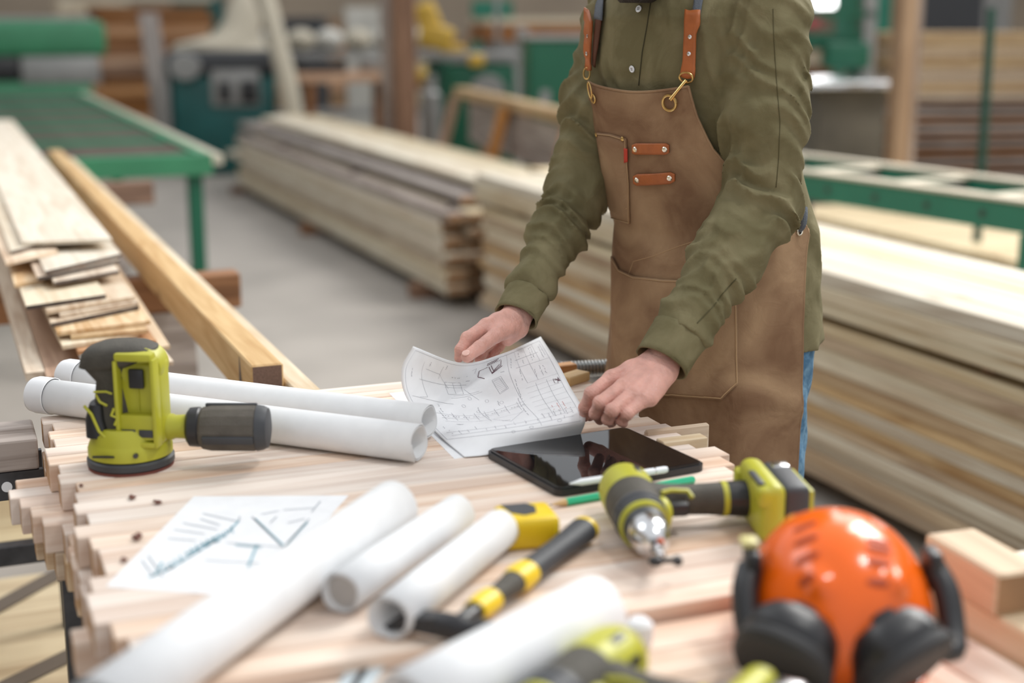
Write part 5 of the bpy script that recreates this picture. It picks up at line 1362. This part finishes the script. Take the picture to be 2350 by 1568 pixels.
# far right timber stack
v = Q(2270, 150, 10.6)
for k_ in range(24):
    z = .03+k_*.058; up_ = k_ > 15
    board('stack_board', (v.x+.25+r5.uniform(-.03, .03), v.y, z), 2.3, .8, .055 if up_ else .040, M_PILEB if up_ else (M_BROWN if k_ % 2 else M_GREYW), rz=radians(-14),
          label=('tan board in the upper part of the far right timber stack, %s layer' if up_ else 'brown board in the gappy lower part of the far right timber stack, %s layer') % ORD[k_], cat='stacked board', group='far right stack, upper' if up_ else 'far right stack, lower')
v = Q(2168, 15, 13); tag(MB().box((v.x, v.y, .95), (.70, .2, 1.9), .01).build('dark_cabinet', M_DKG, smooth=False), 'dark grey cabinet behind the far right timber stack', 'cabinet')
v = Q(2265, 15, 13.6); tag(MB().box((v.x, v.y, 1.1), (.42, .2, 2.2), .01).build('pale_cabinet', M_GREY, smooth=False), 'pale grey cabinet right of the dark grey cabinet in the back', 'cabinet')
a_ = Q(2275, 18, 7.3); b_ = Vector((a_.x-.02, a_.y-.05, 0))
tag(MB().tube([b_, a_], .023, 12).build('green_post', M_POST), 'thin dark green post in front of the far right timber stack', 'post')
for i in range(5): board('plywood', (5.6+.02*i, 5.6, .036+i*.0745), 1.9, 3.6, .07, M_PLY, label='pale plywood sheet in the low stack behind the roller conveyor, %s from below' % ORD[i], cat='plywood', group='low plywood stack')
board('timber_end', (4.95, 3.65, .48), .5, .5, .18, M_ORANGE, label='orange timber piece on the low plywood stack at the right frame edge', cat='timber')

# rows of bundled timber, cabinets and sacks along the back of the hall
r6 = random.Random(12)
BW = [('brown', M_BROWN), ('tan', M_TAN), ('pale', M_PILE), ('grey', M_GREYW), ('orange', M_ORANGE)]
x = -1.5; i = 0
while x < 15.5:
    w = r6.uniform(1.1, 1.9); h = r6.uniform(.55, 1.0); nm_, mm = BW[i % 5]
    tb_ = empty('timber_bundle', (x+w/2, 24.0+r6.uniform(-.8, .8), 0), 0, '%s timber bundle at the back wall of the hall, %s from the left' % (nm_, ORD[i]), 'timber bundle', 'timber bundles at the back wall')
    for k_ in range(int(h*2/.3)):
        MB().box((r6.uniform(-.04, .04), 0, .15+k_*.3), (w-.12, 1.0, .25), .01).build('board_layer', mm if k_ % 2 else BW[(i+2) % 5][1], tb_, smooth=False)
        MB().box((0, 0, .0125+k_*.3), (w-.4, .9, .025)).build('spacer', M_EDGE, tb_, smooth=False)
    x += w+.12; i += 1
for (px, py, D, w_, h_, m_, lab) in ((700, 30, 18, .5, 1.5, M_DKG, 'dark locker far behind the orange wooden table'), (850, 40, 18.5, .6, 1.62, M_WHITEB, 'white cabinet far behind the brown pillar'), (1130, 20, 18, .5, 1.7, M_GRND, 'green locker far behind the dark green machine'), (455, 20, 19, .6, 1.75, M_TEAL, 'teal cabinet far behind the cream cloth sack'), (1980, 20, 15.5, .5, 1.8, M_GRND, 'green cabinet far behind the shiny steel table')):
    v = Q(px, py, D); cb_ = empty('metal_cabinet', (v.x, v.y, 0), -YAW, lab, 'cabinet')
    MB().box((0, 0, h_/2), (w_, .45, h_), .01).build('body', m_, cb_, smooth=False)
    for s__ in (-1, 1): MB().box((s__*w_*.245, -.23, h_/2), (w_*.45, .02, h_*.9), .004).build('door', m_, cb_, smooth=False)
for (px, py, D, s__, lab) in ((800, 262, 13.9, .8, 'white sack on the floor below the orange wooden table'),):
    v = Q(px, py, D)
    tag(MB().loft([[(v.x+s__*rx*cos(2*pi*k/20)*(1+.1*sin(9*k/3+z*9)), v.y+s__*ry*sin(2*pi*k/20), s__*z) for k in range(20)] for z, rx, ry in ((0, .30, .2), (.05, .36, .25), (.2, .34, .22), (.34, .24, .14), (.40, .1, .06))]).build('sack', M_WHITEB), lab, 'sack')
